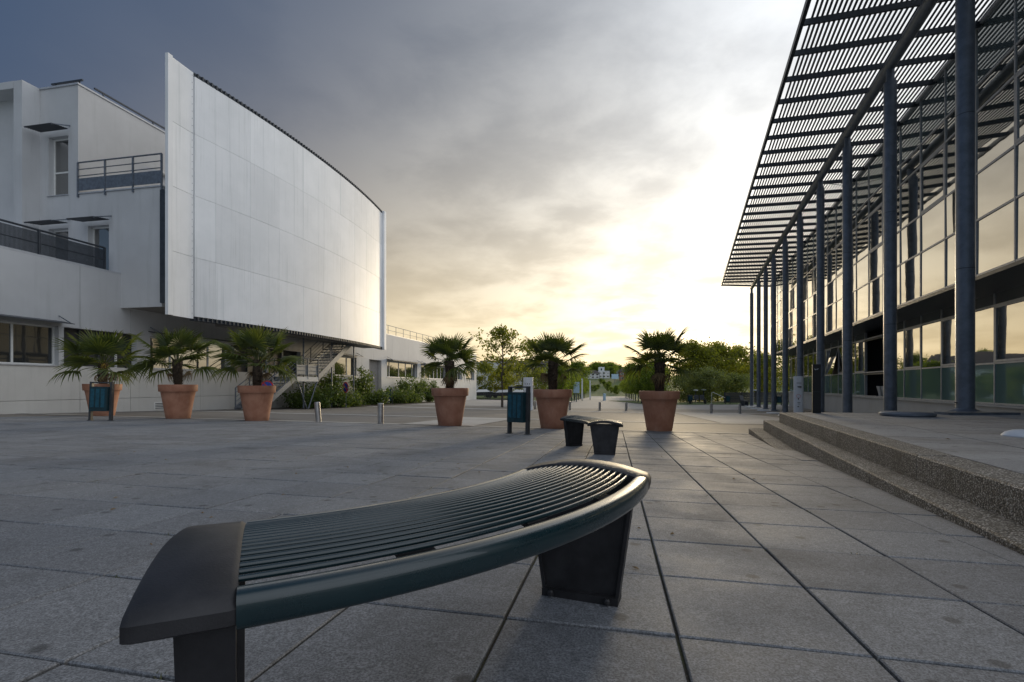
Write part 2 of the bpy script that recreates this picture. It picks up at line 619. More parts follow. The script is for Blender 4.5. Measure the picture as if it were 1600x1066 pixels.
def terracotta():
    m, t, b = mat('terracotta')
    v = coords(t)
    n = t.noise(v, 3.0, 5.0, 0.6)
    st = t.n('ShaderNodeMapping'); t.link(v, st.inputs[0]); st.inputs['Scale'].default_value = (9, 9, 0.7)
    s1 = t.noise(st.outputs[0], 1.5, 5.0, 0.65)
    c = t.mix(t.maprange(n, 0.3, 0.7), (0.36, 0.155, 0.092), (0.47, 0.235, 0.15))
    c = t.mix(t.maprange(s1, 0.5, 0.75, 0, 0.35), c, (0.24, 0.10, 0.06))
    bl = t.noise(v, 1.7, 6.0, 0.7, 0.8)
    c = t.mix(t.maprange(bl, 0.52, 0.74, 0, 0.5), c, (0.52, 0.36, 0.27))      # lime bloom
    ob = t.n('ShaderNodeObjectInfo').outputs['Random']
    c = t.mix(1.0, c, t.mix(ob, (0.86, 0.86, 0.88), (1.12, 1.10, 1.06)), 'MULTIPLY')
    t.link(c, b.inputs['Base Color']); P(b, rough=0.72)
    bump(t, b, t.noise(v, 90.0, 3.0), 0.2, 0.002)
    return m


M['terracotta'] = terracotta()


def leaf_mat(name, c1, c2, trans=0.45, rough=0.5):
    m, t, b = mat(name)
    rnd = t.n('ShaderNodeNewGeometry').outputs['Random Per Island']
    ob = t.n('ShaderNodeObjectInfo').outputs['Random']
    n = t.noise(wpos(t), 0.9, 3.0)
    f = t.math('ADD', t.math('MULTIPLY', rnd, 0.6), t.math('MULTIPLY', n, 0.4))
    c = t.mix(f, c1, c2)
    c = t.mix(1.0, c, t.mix(ob, (0.85, 0.9, 0.85), (1.12, 1.08, 1.0)), 'MULTIPLY')
    t.link(c, b.inputs['Base Color']); P(b, rough=rough)
    tr = t.n('ShaderNodeBsdfTranslucent')
    t.link(t.mix(1.0, c, (1.9, 1.75, 0.7), 'MULTIPLY'), tr.inputs[0])
    ms = t.n('ShaderNodeMixShader'); ms.inputs[0].default_value = trans
    t.link(b.outputs[0], ms.inputs[1]); t.link(tr.outputs[0], ms.inputs[2])
    t.link(ms.outputs[0], m.node_tree.nodes['Material Output'].inputs[0])
    return m


M['palm'] = leaf_mat('palm frond', (0.034, 0.062, 0.017), (0.12, 0.145, 0.036), 0.36)
M['palm_dry'] = simple('palm fibre', (0.060, 0.042, 0.028), 0.95, 0, 0.5, 30, 0.8, 90)
M['leaf_young'] = leaf_mat('young tree leaf', (0.10, 0.13, 0.022), (0.21, 0.23, 0.045), 0.6)
M['leaf_mid'] = leaf_mat('avenue tree leaf', (0.075, 0.13, 0.02), (0.17, 0.22, 0.04), 0.55)
M['leaf_dark'] = leaf_mat('wood leaf', (0.085, 0.12, 0.02), (0.22, 0.23, 0.045), 0.62)
M['leaf_grey'] = leaf_mat('grey green leaf', (0.11, 0.15, 0.06), (0.23, 0.265, 0.13), 0.5)
M['leaf_shrub'] = leaf_mat('shrub leaf', (0.040, 0.080, 0.018), (0.14, 0.19, 0.045), 0.40)
M['leaf_red'] = leaf_mat('copper leaf', (0.05, 0.012, 0.014), (0.11, 0.03, 0.025), 0.35)
M['bark'] = simple('bark', (0.075, 0.060, 0.048), 0.9, 0, 0.35, 18, 0.6, 50)
M['dead_leaf'] = simple('fallen leaf', (0.16, 0.10, 0.04), 0.8, 0, 0.4, 30)
M['yellow'] = simple('palm blossom', (0.55, 0.36, 0.03), 0.8, 0, 0.3, 40)

# ================================================================== GROUND
def sheet(name, poly_fn, nx, ny, material, dz=0.0, parent=None):
    """grid laid on the terrain; poly_fn(u, v) gives plan coordinates"""
    vs, fs = [], []
    for j in range(ny + 1):
        for i in range(nx + 1):
            X, Y = poly_fn(i / nx, j / ny)
            vs.append((X, Y, gz(X, Y) + dz))
    for j in range(ny):
        for i in range(nx):
            a = j * (nx + 1) + i
            fs.append((a, a + 1, a + nx + 2, a + nx + 1))
    me = bpy.data.meshes.new(name)
    me.from_pydata(vs, [], fs)
    me.materials.append(material)
    return link(name, me, parent)


def lquad(p0, p1, s0, s1):
    return lambda u, v: L.w(p0 + (p1 - p0) * u, s0 + (s1 - s0) * v)


def far_v(v):
    return -40 + 1440 * (0.12 * v + 0.88 * v ** 3)


ground = sheet('ground', lambda u, v: ((u - 0.5) * 2 * (260 + 900 * v), far_v(v)), 120, 150, M['grass'], -0.16)
tag(ground, kind='structure')

EDGE = 12.25       # the granite paving ends here (along the left building's axis)
# asphalt forecourt between the paving and the far avenue
fore = sheet('forecourt', lquad(-19.2, 34, EDGE + 0.004, 37), 60, 40, M['asphalt'], -0.010)
tag(fore, kind='structure')
near = sheet('side_yard', lquad(-19.2, -16.4, -6, EDGE), 8, 20, M['asphalt'], -0.012)
tag(near, kind='structure')
aven = sheet('avenue', lquad(-19.2, 20, 37.0, 66), 40, 40, M['concrete'], -0.006)
tag(aven, kind='structure')
walk = sheet('far_walk', lquad(-5.6, 3.0, 66, 125), 10, 60, M['concrete'], -0.004)
tag(walk, kind='structure')
for nm, q in (('paving_strip', (-19.0, 30, 17.6, 18.2)), ('paving_strip', (-19.0, 30, 30.5, 31.4)),
              ('paving_strip', (-5.6, -3.6, EDGE + 0.02, 17.6)), ('paving_strip', (3.6, 7.2, 18.2, 30.5)),
              ('paving_strip', (-19.0, 5.6, EDGE + 0.02, EDGE + 0.34))):
    st = sheet(nm, lquad(*q), 40 if q[1] - q[0] > 10 else 6, 6 if q[1] - q[0] > 10 else 20, M['band'], 0.000)
    tag(st, kind='structure')

# ------------------------------------------------------------------ granite paving, slab by slab
PITCH = 0.528
P0, S0 = 0.185, 1.563
bed = sheet('plaza_paving', lquad(-16.4, 9.0, -6.0, EDGE), 40, 30, M['joint'], -0.014)
tag(bed, kind='structure')
GAX = ground_axes(L.rot)


def slab_mesh(name, material, half=PITCH / 2 - 0.0052, t=0.03, ch=0.004):
    mb = MB()
    h, k = half, half - ch
    mb.add([(-h, -h, -t), (h, -h, -t), (h, h, -t), (-h, h, -t), (-h, -h, -ch), (h, -h, -ch), (h, h, -ch), (-h, h, -ch),
            (-k, -k, 0), (k, -k, 0), (k, k, 0), (-k, k, 0)],
           [(0, 1, 5, 4), (1, 2, 6, 5), (2, 3, 7, 6), (3, 0, 4, 7), (4, 5, 9, 8), (5, 6, 10, 9), (6, 7, 11, 10), (7, 4, 8, 11), (8, 9, 10, 11)])
    return mb, mb.mesh(name, material)


slab_mb, slab_me = slab_mesh('paving_slab', M['slab'])
cells = []
for i in range(-32, 14):
    for j in range(-14, 21):
        p, s = P0 + PITCH * (i + 0.5), S0 + PITCH * (j + 0.5)
        if s + PITCH / 2 > EDGE + 0.01 or p - PITCH / 2 < -16.45:
            continue
        X, Y = L.w(p, s)
        if R.loc(X, Y)[0] > 2.1 and Y < 10.6:
            continue
        if R.loc(X, Y)[0] > 6.5:
            continue
        vis = 0.0
        if Y > 0.75:
            x = 800 + FPX * X / Y
            y = 602 + FPX * (CAM_H - gz(X, Y)) / Y
            if -60 < x < 1660 and y < 1200 and R.loc(X, Y)[0] < 1.55:
                vis = 1.0 / Y ** 3
        cells.append((vis, p, s, X, Y))
cells.sort(reverse=True)
rest = MB()
rs_ = random.Random(3)
for n_, (vis, p, s, X, Y) in enumerate(cells):
    z = gz(X, Y) + rs_.uniform(-0.0022, 0.0022)
    R3 = GAX @ Matrix.Rotation(rs_.uniform(-0.003, 0.003), 3, 'X') @ Matrix.Rotation(rs_.uniform(-0.003, 0.003), 3, 'Y') @ Matrix.Rotation(rs_.uniform(-0.002, 0.002), 3, 'Z')
    Mx = Matrix.Translation((X, Y, z)) @ R3.to_4x4()
    if n_ < 300:
        o = link('paving_slab', slab_me, bed)
        o.matrix_basis = Mx
    else:
        rest.add([Mx @ Vector(v) for v in slab_mb.v], slab_mb.f)
o = rest.build('far_paving_slabs', M['slab'], bed)
tag(o, kind='stuff')

# moss and small weeds rooted in the joints
wd = MB()
rw = random.Random(8)
for _ in range(420):
    i, j = rw.randint(-16, 10), rw.randint(-1, 16)
    if rw.random() < 0.55:
        p, q = P0 + PITCH * i + rw.gauss(0, 0.003), S0 + PITCH * (j + rw.random())
    else:
        p, q = P0 + PITCH * (i + rw.random()), S0 + PITCH * j + rw.gauss(0, 0.003)
    X, Y = L.w(p, q)
    if Y < 0.9 or q > EDGE - 0.3 or R.loc(X, Y)[0] > 1.15:
        continue
    for _k in range(rw.randint(5, 14)):
        a, ln = rw.uniform(0, 6.28), rw.uniform(0.006, 0.02)
        bx, by = X + rw.gauss(0, 0.016), Y + rw.gauss(0, 0.016)
        bz = gz(bx, by) - 0.006
        c_, s_ = math.cos(a), math.sin(a)
        wd.add([(bx - s_ * 0.003, by + c_ * 0.003, bz), (bx + s_ * 0.003, by - c_ * 0.003, bz), (bx + c_ * ln * 0.8, by + s_ * ln * 0.8, bz + ln * 0.7)], [(0, 1, 2)])
tag(wd.build('joint_moss', leaf_mat('joint moss', (0.035, 0.05, 0.012), (0.10, 0.10, 0.03), 0.2), bed), kind='stuff')

# ------------------------------------------------------------------ terrace and steps on the right
TZ = CAM_H - 0.564        # terrace level
Z1 = CAM_H - 0.769
Z2 = CAM_H - 0.985
troot = thing('terrace', 'raised grey slab terrace with two long exposed aggregate steps', 'terrace', (*R.w(1.5, 5), TZ), R.rot)
tb = (-1.5, -5.0, -TZ)


def endq(p, Yc):
    """along-coordinate on the terrace frame where plan Y equals Yc"""
    return (Yc + p * R.n) / R.c


def step_block(name, p0, p1, Y1, z0, z1, lip=0.0, q0=-4.0):
    """long block from q0 to the frontal line Y=Y1, with softened top arris, cut into cast lengths"""
    out = []
    n = 7
    for k in range(n):
        a0 = q0 + (endq(p0, Y1) - q0) * k / n + (0.003 if k else 0)
        a1 = q0 + (endq(p0, Y1) - q0) * (k + 1) / n - (0.003 if k < n - 1 else 0)
        b0 = a0 if k else q0
        b1 = endq(p1, Y1) if k == n - 1 else a1
        c = 0.012
        dzr = random.uniform(-0.003, 0.003)
        mb = MB()
        prof = [(p0, z0), (p0, z1 - c + dzr), (p0 + c, z1 + dzr), (p1, z1 + dzr), (p1, z0)]
        vs = []
        for (pp, zz) in prof:
            vs.append((pp, a0 if pp < p1 else b0, zz))
        for (pp, zz) in prof:
            t_ = (pp - p0) / (p1 - p0)
            vs.append((pp, a1 + (b1 - a1) * t_, zz))
        m_ = len(prof)
        fs = [(i, (i + 1) % m_, m_ + (i + 1) % m_, m_ + i) for i in range(m_)] + [tuple(range(m_ - 1, -1, -1)), tuple(range(m_, 2 * m_))]
        mb.add(vs, fs)
        out.append(mb.build(name, M['aggregate'], troot, tb))
    return out


step_block('kerb_stone', 1.72, 1.985, 10.35, -0.9, TZ)
step_block('step_stone', 1.49, 1.718, 10.95, -0.95, Z1)
step_block('step_stone', 1.24, 1.488, 11.45, -1.0, Z2)
# steps return along the far end
for (Ya, Yb, zt, pa) in ((10.352, 10.95, Z1, 1.72), (10.952, 11.45, Z2, 1.49)):
    mb = MB()
    pb = 8.2
    vs = [(pa, endq(pa, Ya), -1.2), (pb, endq(pb, Ya), -1.2), (pb, endq(pb, Yb), -1.2), (pa, endq(pa, Yb), -1.2)]
    vs += [(x, y, zt - 0.004) for (x, y, _) in vs]
    mb.add(vs, [(0, 3, 2, 1), (4, 5, 6, 7), (0, 1, 5, 4), (1, 2, 6, 5), (2, 3, 7, 6), (3, 0, 4, 7)])
    mb.build('end_step', M['aggregate'], troot, tb)
mb = MB()
pa, pb = 1.987, 8.2
vs = [(pa, -4, -1.2), (pb, -4, -1.2), (pb, endq(pb, 10.35), -1.2), (pa, endq(pa, 10.35), -1.2)]
vs += [(x, y, TZ - 0.02) for (x, y, _) in vs]
mb.add(vs, [(0, 3, 2, 1), (4, 5, 6, 7), (0, 1, 5, 4), (1, 2, 6, 5), (2, 3, 7, 6), (3, 0, 4, 7)])
mb.build('terrace_core', M['joint'], troot, tb)
# slabs on the terrace: rows across, cut at the frontal far edge
tw, tl = 0.80, 0.60
for i in range(8):
    for j in range(-4, 24):
        p0, p1 = 1.99 + tw * i + 0.005, min(1.99 + tw * (i + 1) - 0.005, 8.2)
        q0, q1 = j * tl + 0.005, (j + 1) * tl - 0.005
        lim = endq(p0, 10.34)
        if q0 > lim - 0.05:
            continue
        qa, qb = min(q1, endq(p0, 10.34)), min(q1, endq(p1, 10.34))
        z = TZ + random.uniform(-0.002, 0.001)
        mb = MB()
        vs = [(p0, q0, TZ - 0.04), (p1, q0, TZ - 0.04), (p1, qb, TZ - 0.04), (p0, qa, TZ - 0.04)]
        vs += [(x, y, z) for (x, y, _) in vs]
        mb.add(vs, [(4, 5, 6, 7), (0, 1, 5, 4), (1, 2, 6, 5), (2, 3, 7, 6), (3, 0, 4, 7)])
        mb.build('terrace_slab', M['slab2'], troot, tb)


# ================================================================== LEFT BUILDING
PW = -18.5                       # face of the long low wing
zsill, zhead, ztop = CAM_H + 0.67, CAM_H + 2.0, CAM_H + 4.22
ZBOX, ZBAL, ZTALL = CAM_H + 2.95, CAM_H + 7.45, CAM_H + 11.74
SF = 15.7                        # front face of the tall block
lb = thing('campus_building', 'long white rendered college building with tall block and curved white screen wall', 'building', (*L.w(PW, 30), -1.2), L.rot)
lo = (-PW, -30.0, 1.2)


def lpart(mb, name, m, parent=None, **kw):
    if parent is None:
        return mb.build(name, M[m], lb, lo, **kw)
    return mb.build(name, M[m], parent, (0, 0, 0), **kw)


SEND = 66.0
# core mass behind the facade, band recess, upper wall
lpart(MB().box(-32, PW - 0.30, 2, SEND - 0.02, -3.0, ztop - 0.02), 'wing_core', 'wall')
lpart(MB().box(-32, PW + 0.0, 1.8, SEND, ztop - 0.001, ztop + 0.07), 'roof_edge', 'alu')
# window openings along the ground floor: (s0, s1, kind)
sx = lambda px: L.along(PW, px)
opens = [(2.2, sx(-160), 'win'), (sx(-140), sx(92), 'win'), (sx(100), sx(214), 'dark'), (sx(235), sx(359), 'win'), (sx(361), sx(470), 'dark'),
         (sx(523), sx(557), 'win'), (sx(577), sx(596), 'door'), (sx(605), sx(652), 'win'), (sx(658), sx(698), 'win'), (sx(703), sx(722), 'win'),
         (sx(728), sx(741), 'win')]
# precast panels below the sill (two rows) and above the head
cuts = [1.8, 5.6, 9.4, sx(125), sx(204)]
while cuts[-1] < SEND - 4:
    cuts.append(cuts[-1] + 3.35)
cuts.append(SEND)
G = 0.007
for a, b in zip(cuts[:-1], cuts[1:]):
    a_, b_ = a + G, b - G
    segs = [(a_, b_)]
    for (d0, d1, kd) in opens:           # the door opening goes down to the ground
        if kd == 'door':
            ns = []
            for (x0, x1) in segs:
                if d1 <= x0 or d0 >= x1:
                    ns.append((x0, x1))
                else:
                    if d0 > x0: ns.append((x0, d0))
                    if d1 < x1: ns.append((d1, x1))
            segs = ns
    for (x0, x1) in segs:
        if x1 - x0 > 0.02:
            lpart(MB().box(PW - 0.31, PW, x0, x1, CAM_H - 0.50 + 0.006, zsill), 'wall_panel', 'panelwall')
            lpart(MB().box(PW - 0.31, PW, x0, x1, -3.0, CAM_H - 0.50 - 0.006), 'plinth_panel', 'panelwall')
    lpart(MB().box(PW - 0.31, PW, a_, b_, zhead, ztop - 0.003), 'parapet_panel', 'wall')
# piers between the openings
edges = [1.8] + [e for o_ in opens for e in o_[:2]] + [SEND]
for a, b in zip(edges[0::2], edges[1::2]):
    if b - a > 0.03:
        lpart(MB().box(PW - 0.31, PW - 0.004, a, b, zsill + 0.002, zhead - 0.002), 'pier', 'wall')


def window(s0, s1, n, z0=zsill, z1=zhead, p=PW - 0.22, gm='glass_dark', fr='white_frame', widths=None):
    """frame with one pane per light, set back in its opening"""
    w = MB()
    f = 0.055
    w.box(p - 0.04, p + 0.03, s0, s1, z0 + 0.002, z0 + f)
    w.box(p - 0.04, p + 0.03, s0, s1, z1 - f, z1 - 0.004)
    ts = [0]
    for k in range(n):
        ts.append(ts[-1] + (widths[k] if widths else 1.0))
    ts = [s0 + (s1 - s0) * t / ts[-1] for t in ts]
    for k, t in enumerate(ts):
        a, b = (t, t + f) if k == 0 else ((t - f, t) if k == n else (t - f / 2, t + f / 2))
        w.box(p - 0.038, p + 0.028, a, b, z0 + f + 0.001, z1 - f - 0.001)
    wo_ = lpart(w, 'window', fr)
    for k in range(n):
        MB().box(p - 0.02, p - 0.01, ts[k] + 0.02, ts[k + 1] - 0.02, z0 + 0.02, z1 - 0.02).build('pane', M[gm], wo_)
    MB().box(p - 0.02, p + 0.26, s0 - 0.03, s1 + 0.03, z0 - 0.035, z0 + 0.001).build('sill', M['alu'], wo_)
    return wo_


for (a, b, kd) in opens:
    if kd == 'win':
        n = max(2, round((b - a) / 1.25))
        window(a, b, n, widths=[random.choice((1, 1, 0.55, 1.3)) for _ in range(n)], gm='glass_room' if b < sx(150) else 'glass_dark')
        # thin metal sun shade above each strip of windows
        aw = MB()
        aw.add([(PW + 0.01, a - 0.1, zhead + 0.16), (PW + 0.55, a - 0.1, zhead + 0.06), (PW + 0.55, b + 0.1, zhead + 0.06), (PW + 0.01, b + 0.1, zhead + 0.16),
                (PW + 0.01, a - 0.1, zhead + 0.19), (PW + 0.55, a - 0.1, zhead + 0.085), (PW + 0.55, b + 0.1, zhead + 0.085), (PW + 0.01, b + 0.1, zhead + 0.19)],
               [(0, 3, 2, 1), (4, 5, 6, 7), (0, 1, 5, 4), (1, 2, 6, 5), (2, 3, 7, 6), (3, 0, 4, 7)])
        awo = lpart(aw, 'sun_shade', 'dark_steel')
        for t in (a, b):
            MB().bar((PW, t, zhead + 0.36), (PW + 0.5, t, zhead + 0.10), 0.02, 0.03).build('bracket', M['rail_steel'], awo)
    elif kd == 'dark':
        lpart(MB().box(PW - 0.30, PW - 0.26, a, b, zsill + 0.001, zhead - 0.002), 'dark_panel', 'dark_panel')  # dark sheet stands in for the shade of a deeper recess
        for k in range(1, 4):
            t = a + (b - a) * k / 4
            lpart(MB().box(PW - 0.27, PW - 0.20, t - 0.03, t + 0.03, zsill + 0.002, zhead - 0.003), 'mullion', 'white_frame' if k == 3 else 'dark_steel')
    else:
        lpart(MB().box(PW - 0.31, PW - 0.27, a + 0.002, b - 0.002, -2.4, zhead - 0.002), 'door', 'soffit')
# small air grille near the ground
gs = sx(250)
gr = lpart(MB().box(PW - 0.01, PW + 0.012, gs - 0.28, gs + 0.28, CAM_H - 1.0, CAM_H - 0.70), 'air_grille', 'white_frame')
for k in range(4):
    MB().box(PW + 0.012, PW + 0.02, gs - 0.23, gs + 0.23, CAM_H - 0.97 + k * 0.065, CAM_H - 0.94 + k * 0.065).build('slat', M['dark_steel'], gr)


def railing(name, pts, h, mats='rail_steel', rails=(1.0, 0.72, 0.5), post=0.045, spacing=1.2, infill=None, parent=None, r=0.022, ins=0.0):
    """posts and rails along a polyline of (p, s, z)"""
    root = lpart(MB().tube([(a[0], a[1], a[2] + h) for a in pts], r, 8), name, mats, parent)
    for f in rails[1:]:
        MB().tube([(a[0], a[1], a[2] + h * f) for a in pts], r * 0.62, 6).build('rail', M[mats], root)
    for a, b in zip(pts[:-1], pts[1:]):
        a, b = Vector(a), Vector(b)
        n = max(1, round((b - a).length / spacing))
        for k in range(n + 1):
            q = a + (b - a) * k / n
            MB().bar(q - Vector((0, 0, 0.12)), q + Vector((0, 0, h)), post, post).build('post', M[mats], root)
        if infill:
            z0, z1, im = infill
            d = (b - a)
            if im == 'dark_panel':       # fine upright bars
                mb = MB()
                nb_ = int(d.length / 0.034)
                for k in range(nb_):
                    q = a + d * (k + 0.5) / nb_
                    mb.box(q.x - 0.006, q.x + 0.006, q.y - 0.011, q.y + 0.011, q.z + z0, q.z + z1)
                tag(mb.build('infill_bars', M['dark_steel'], root), kind='stuff')
            else:
                MB().bar(a + Vector((0, 0, (z0 + z1) / 2)), b + Vector((0, 0, (z0 + z1) / 2)), 0.012, z1 - z0).build('infill', M[im], root)
    return root


# dark railing with mesh infill on the wing's roof terrace
railing('terrace_railing', [(PW - 0.25, 2.2, ztop + 0.06), (PW - 0.25, sx(172), ztop + 0.06)], 0.88, 'dark_steel', (1.0, 0.5), 0.06, 2.3, (0.08, 0.80, 'dark_panel'), r=0.035)
# pale railing on the far wing's roof
rr = L.along(-15.9, 603)
railing('roof_railing', [(PW - 0.5, 33.5, ztop + 0.06), (PW - 0.5, SEND - 1.0, ztop + 0.06)], 0.85, 'rail_steel', (1.0, 0.52), 0.04, 1.6)

# --- tall block
PT0, PT1, PB = -22.4, -20.52, -16.62
mb = MB()
# front wall of the tall block with two window openings on the left part
wz = [(L.z(-21.4, SF, 305), L.z(-21.4, SF, 213)), (CAM_H + 4.2, L.z(-21.4, SF, 357))]
wpx0, wpx1 = -21.98, -21.00     # across position of the window column


def front(p0, p1, z0, z1, name='wall', th=0.3):
    return lpart(MB().box(p0, p1, SF, SF + th, z0, z1), name, 'wall')


front(PT0, wpx0, ztop - 0.5, ZTALL)
front(wpx1, PT1, ztop - 0.5, ZTALL)
front(wpx0, wpx1, wz[0][1], ZTALL)
front(wpx0, wpx1, wz[1][1], wz[0][0])
w2a, w2b = -20.05, -19.05        # second lower window
front(PT1 + 0.0, w2a, ztop - 0.5, ZBAL)
front(w2b, PW, ztop - 0.5, ZBAL)
front(w2a, w2b, wz[1][1], ZBAL)
front(PW, PB, ZBOX, ZBAL)
lpart(MB().box(PT0, PT1, SF + 0.3, 34, ztop - 0.5, ZTALL - 0.003), 'tall_block', 'wall')
lpart(MB().box(PT1, PB, SF + 0.3, 33.0, ZBOX, ZBAL - 0.15), 'screen_room', 'wall')
lpart(MB().box(PW + 0.31, PB - 0.02, SF + 0.02, 33.0, ZBOX - 0.012, ZBOX - 0.001), 'soffit', 'soffit')
lpart(MB().box(PT0 - 0.05, PT1 + 0.04, SF - 0.04, 34, ZTALL + 0.001, ZTALL + 0.07), 'coping', 'alu')
lpart(MB().box(PT1, PB + 0.04, SF - 0.04, SF + 0.4, ZBAL + 0.001, ZBAL + 0.05), 'coping', 'alu')
# left part: set back wall under a projecting roof, with a fin wall at its end
lpart(MB().box(-34, PT0 - 0.42, SF + 0.02, 34, ztop - 0.5, ZTALL - 0.05), 'tall_block', 'wall')
lpart(MB().box(PT0 - 0.42, PT0 - 0.001, SF - 0.62, 33, ztop - 0.4, ZTALL + 0.05), 'fin_wall', 'wall')
lpart(MB().box(-34, PT0 - 0.43, SF - 0.62, SF + 8, ZTALL - 0.22, ZTALL + 0.06), 'roof_slab', 'wall')


def front_window(p0, p1, z0, z1, split=None):
    y = SF + 0.22
    w = MB()
    f = 0.06
    w.box(p0, p1, y - 0.03, y + 0.04, z0, z0 + f); w.box(p0, p1, y - 0.03, y + 0.04, z1 - f, z1 - 0.003)
    w.box(p0 + 0.002, p0 + f, y - 0.028, y + 0.038, z0 + f, z1 - f); w.box(p1 - f, p1 - 0.002, y - 0.028, y + 0.038, z0 + f, z1 - f)
    zs = [z0, z1]
    if split:
        zm = z0 + (z1 - z0) * split
        w.box(p0 + f, p1 - f, y - 0.027, y + 0.037, zm - f / 2, zm + f / 2)
        zs = [z0, zm, z1]
    wo_ = lpart(w, 'window', 'white_frame')
    for a, b in zip(zs[:-1], zs[1:]):
        MB().box(p0 + 0.03, p1 - 0.03, y + 0.0, y + 0.012, a + 0.03, b - 0.03).build('pane', M['glass_dark'], wo_)
    MB().box(p0 - 0.03, p1 + 0.03, SF - 0.04, y + 0.02, z0 - 0.03, z0 - 0.001).build('sill', M['alu'], wo_)
    # the dark of the room behind is put into the opaque pane colour


front_window(wpx0, wpx1, *wz[0], split=0.42)
front_window(wpx0, wpx1, *wz[1])
front_window(w2a, w2b, *wz[1])


def awning(p0, p1, z):
    a = MB()
    n = 7
    for k in range(n):       # louvre blades
        y0 = SF - 0.10 - k * 0.085
        zz = z + 0.02 - k * 0.012
        a.add([(p0, y0, zz), (p1, y0, zz), (p1, y0 - 0.08, zz + 0.012), (p0, y0 - 0.08, zz + 0.012),
               (p0, y0, zz + 0.008), (p1, y0, zz + 0.008), (p1, y0 - 0.08, zz + 0.022), (p0, y0 - 0.08, zz + 0.022)],
              [(0, 3, 2, 1), (4, 5, 6, 7), (0, 1, 5, 4), (1, 2, 6, 5), (2, 3, 7, 6), (3, 0, 4, 7)])
    ao = lpart(a, 'awning', 'dark_steel')
    for p in (p0 + 0.03, p1 - 0.03):
        MB().bar((p, SF, z + 0.20), (p, SF - 0.68, z - 0.06), 0.03, 0.04).build('bracket', M['rail_steel'], ao)


awning(wpx0 - 0.25, wpx1 + 0.12, wz[0][1] + 0.16)
awning(wpx0 - 0.25, wpx1 + 0.12, wz[1][1] + 0.12)
awning(w2a - 0.15, w2b + 0.15, wz[1][1] + 0.12)
railing('balcony_railing', [(PT1 + 0.03, SF - 0.03, ZBAL + 0.0), (PB + 0.02, SF - 0.03, ZBAL + 0.0)], 1.22, 'rail_steel', (1.0, 0.78, 0.57), 0.055, 1.3,
        (0.12, 0.60, 'rail_steel'), r=0.03)
# guard rails on the tall block's roof, leaning inwards
for pts in ([(-22.3, SF + 0.35, ZTALL), (-20.75, SF + 0.35, ZTALL)], [(PT1 - 0.35, SF + 0.9, ZTALL), (PT1 - 0.35, 31, ZTALL)]):
    g = lpart(MB().bar(Vector(pts[0]) + Vector((0, 0, 0.42)), Vector(pts[1]) + Vector((0, 0, 0.42)), 0.06, 0.06), 'roof_guard', 'dark_steel')
    a, b = Vector(pts[0]), Vector(pts[1])
    n = max(1, round((b - a).length / 2.6))
    for k in range(n + 1):
        q = a + (b - a) * (k + 0.15) / (n + 0.3)
        off = Vector((0.0, 0.12, 0)) if k % 2 else Vector((0.12, 0.0, 0))
        MB().bar(q + off, q + Vector((0, 0, 0.42)), 0.04, 0.04).build('post', M['dark_steel'], g)
# timber-coloured pipe across the side face
lpart(MB().tube([(PT1 + 0.06, SF + 3.6, ZBAL + 2.35), (PT1 + 0.06, SF + 7.4, ZBAL + 1.75)], 0.08, 8), 'wall_pipe', 'panelwall')

# --- the curved screen
SZ0, SZ1 = CAM_H + 2.58, CAM_H + 12.19
A0, A1 = 16.58, 32.45


def arc_p(s):
    t = (s - A0) / (A1 - A0)
    return -16.02 + 0.62 * 4 * t * (1 - t) + 0.08 * t


scr = lpart(MB().box(-16.5, -16.24, SF - 0.2, SF - 0.12, ZBOX + 0.1, ZBAL - 0.2), 'screen_wall', 'dark_steel')


def curved(s0, s1, z0, z1, front_off, th, n=4):
    mb = MB()
    vs = []
    for k in range(n + 1):
        s = s0 + (s1 - s0) * k / n
        p = arc_p(s) + front_off
        vs += [(p, s, z0), (p, s, z1), (p - th, s, z1), (p - th, s, z0)]
    fs = []
    for k in range(n):
        a = 4 * k
        for e in range(4):
            fs.append((a + e, a + (e + 1) % 4, a + 4 + (e + 1) % 4, a + 4 + e))
    fs += [(3, 2, 1, 0), (4 * n, 4 * n + 1, 4 * n + 2, 4 * n + 3)]
    mb.add(vs, fs)
    return mb


joints = [A0, A0 + 0.88]
while joints[-1] < A1 - 2.0:
    joints.append(joints[-1] + 1.72)
joints.append(A1)
rowh = (SZ1 - SZ0) / 4
for r in range(4):
    z0, z1 = SZ0 + r * rowh + (0.005 if r else 0.10), SZ0 + (r + 1) * rowh - (0.005 if r < 3 else 0.16)
    for k in range(len(joints) - 1):
        dpr = random.uniform(-0.003, 0.003)
        curved(joints[k] + 0.0022, joints[k + 1] - 0.0022, z0, z1, dpr, 0.07).build('screen_panel', M['screen'], scr)
    # flat strip at the near end, with a bolted edge
    MB().box(-16.12, -16.05, 15.62, A0 - 0.035, SZ0 + r * rowh + 0.006, SZ0 + (r + 1) * rowh - 0.006 + (-0.02 if r == 3 else 0)).build('edge_panel', M['screen'], scr)
bolts = MB()
for k in range(34):
    z = SZ0 + 0.2 + k * 0.28
    bolts.box(-16.05, -16.035, A0 - 0.11, A0 - 0.085, z, z + 0.025)
b_ = bolts.build('bolt_row', M['alu'], scr)
tag(b_, kind='stuff')
MB().box(-16.16, -16.03, 15.40, 15.60, SZ0 + 0.02, SZ1 + 0.02).build('end_fin', M['screen'], scr)
MB().box(-16.12, -15.78, A1 + 0.02, A1 + 0.30, SZ0 - 0.08, SZ1 + 0.02).build('end_fin', M['screen'], scr)
curved(A0, A1, SZ0 + 0.02, SZ1 - 0.02, -0.085, 0.10, 30).build('backing', M['alu'], scr)
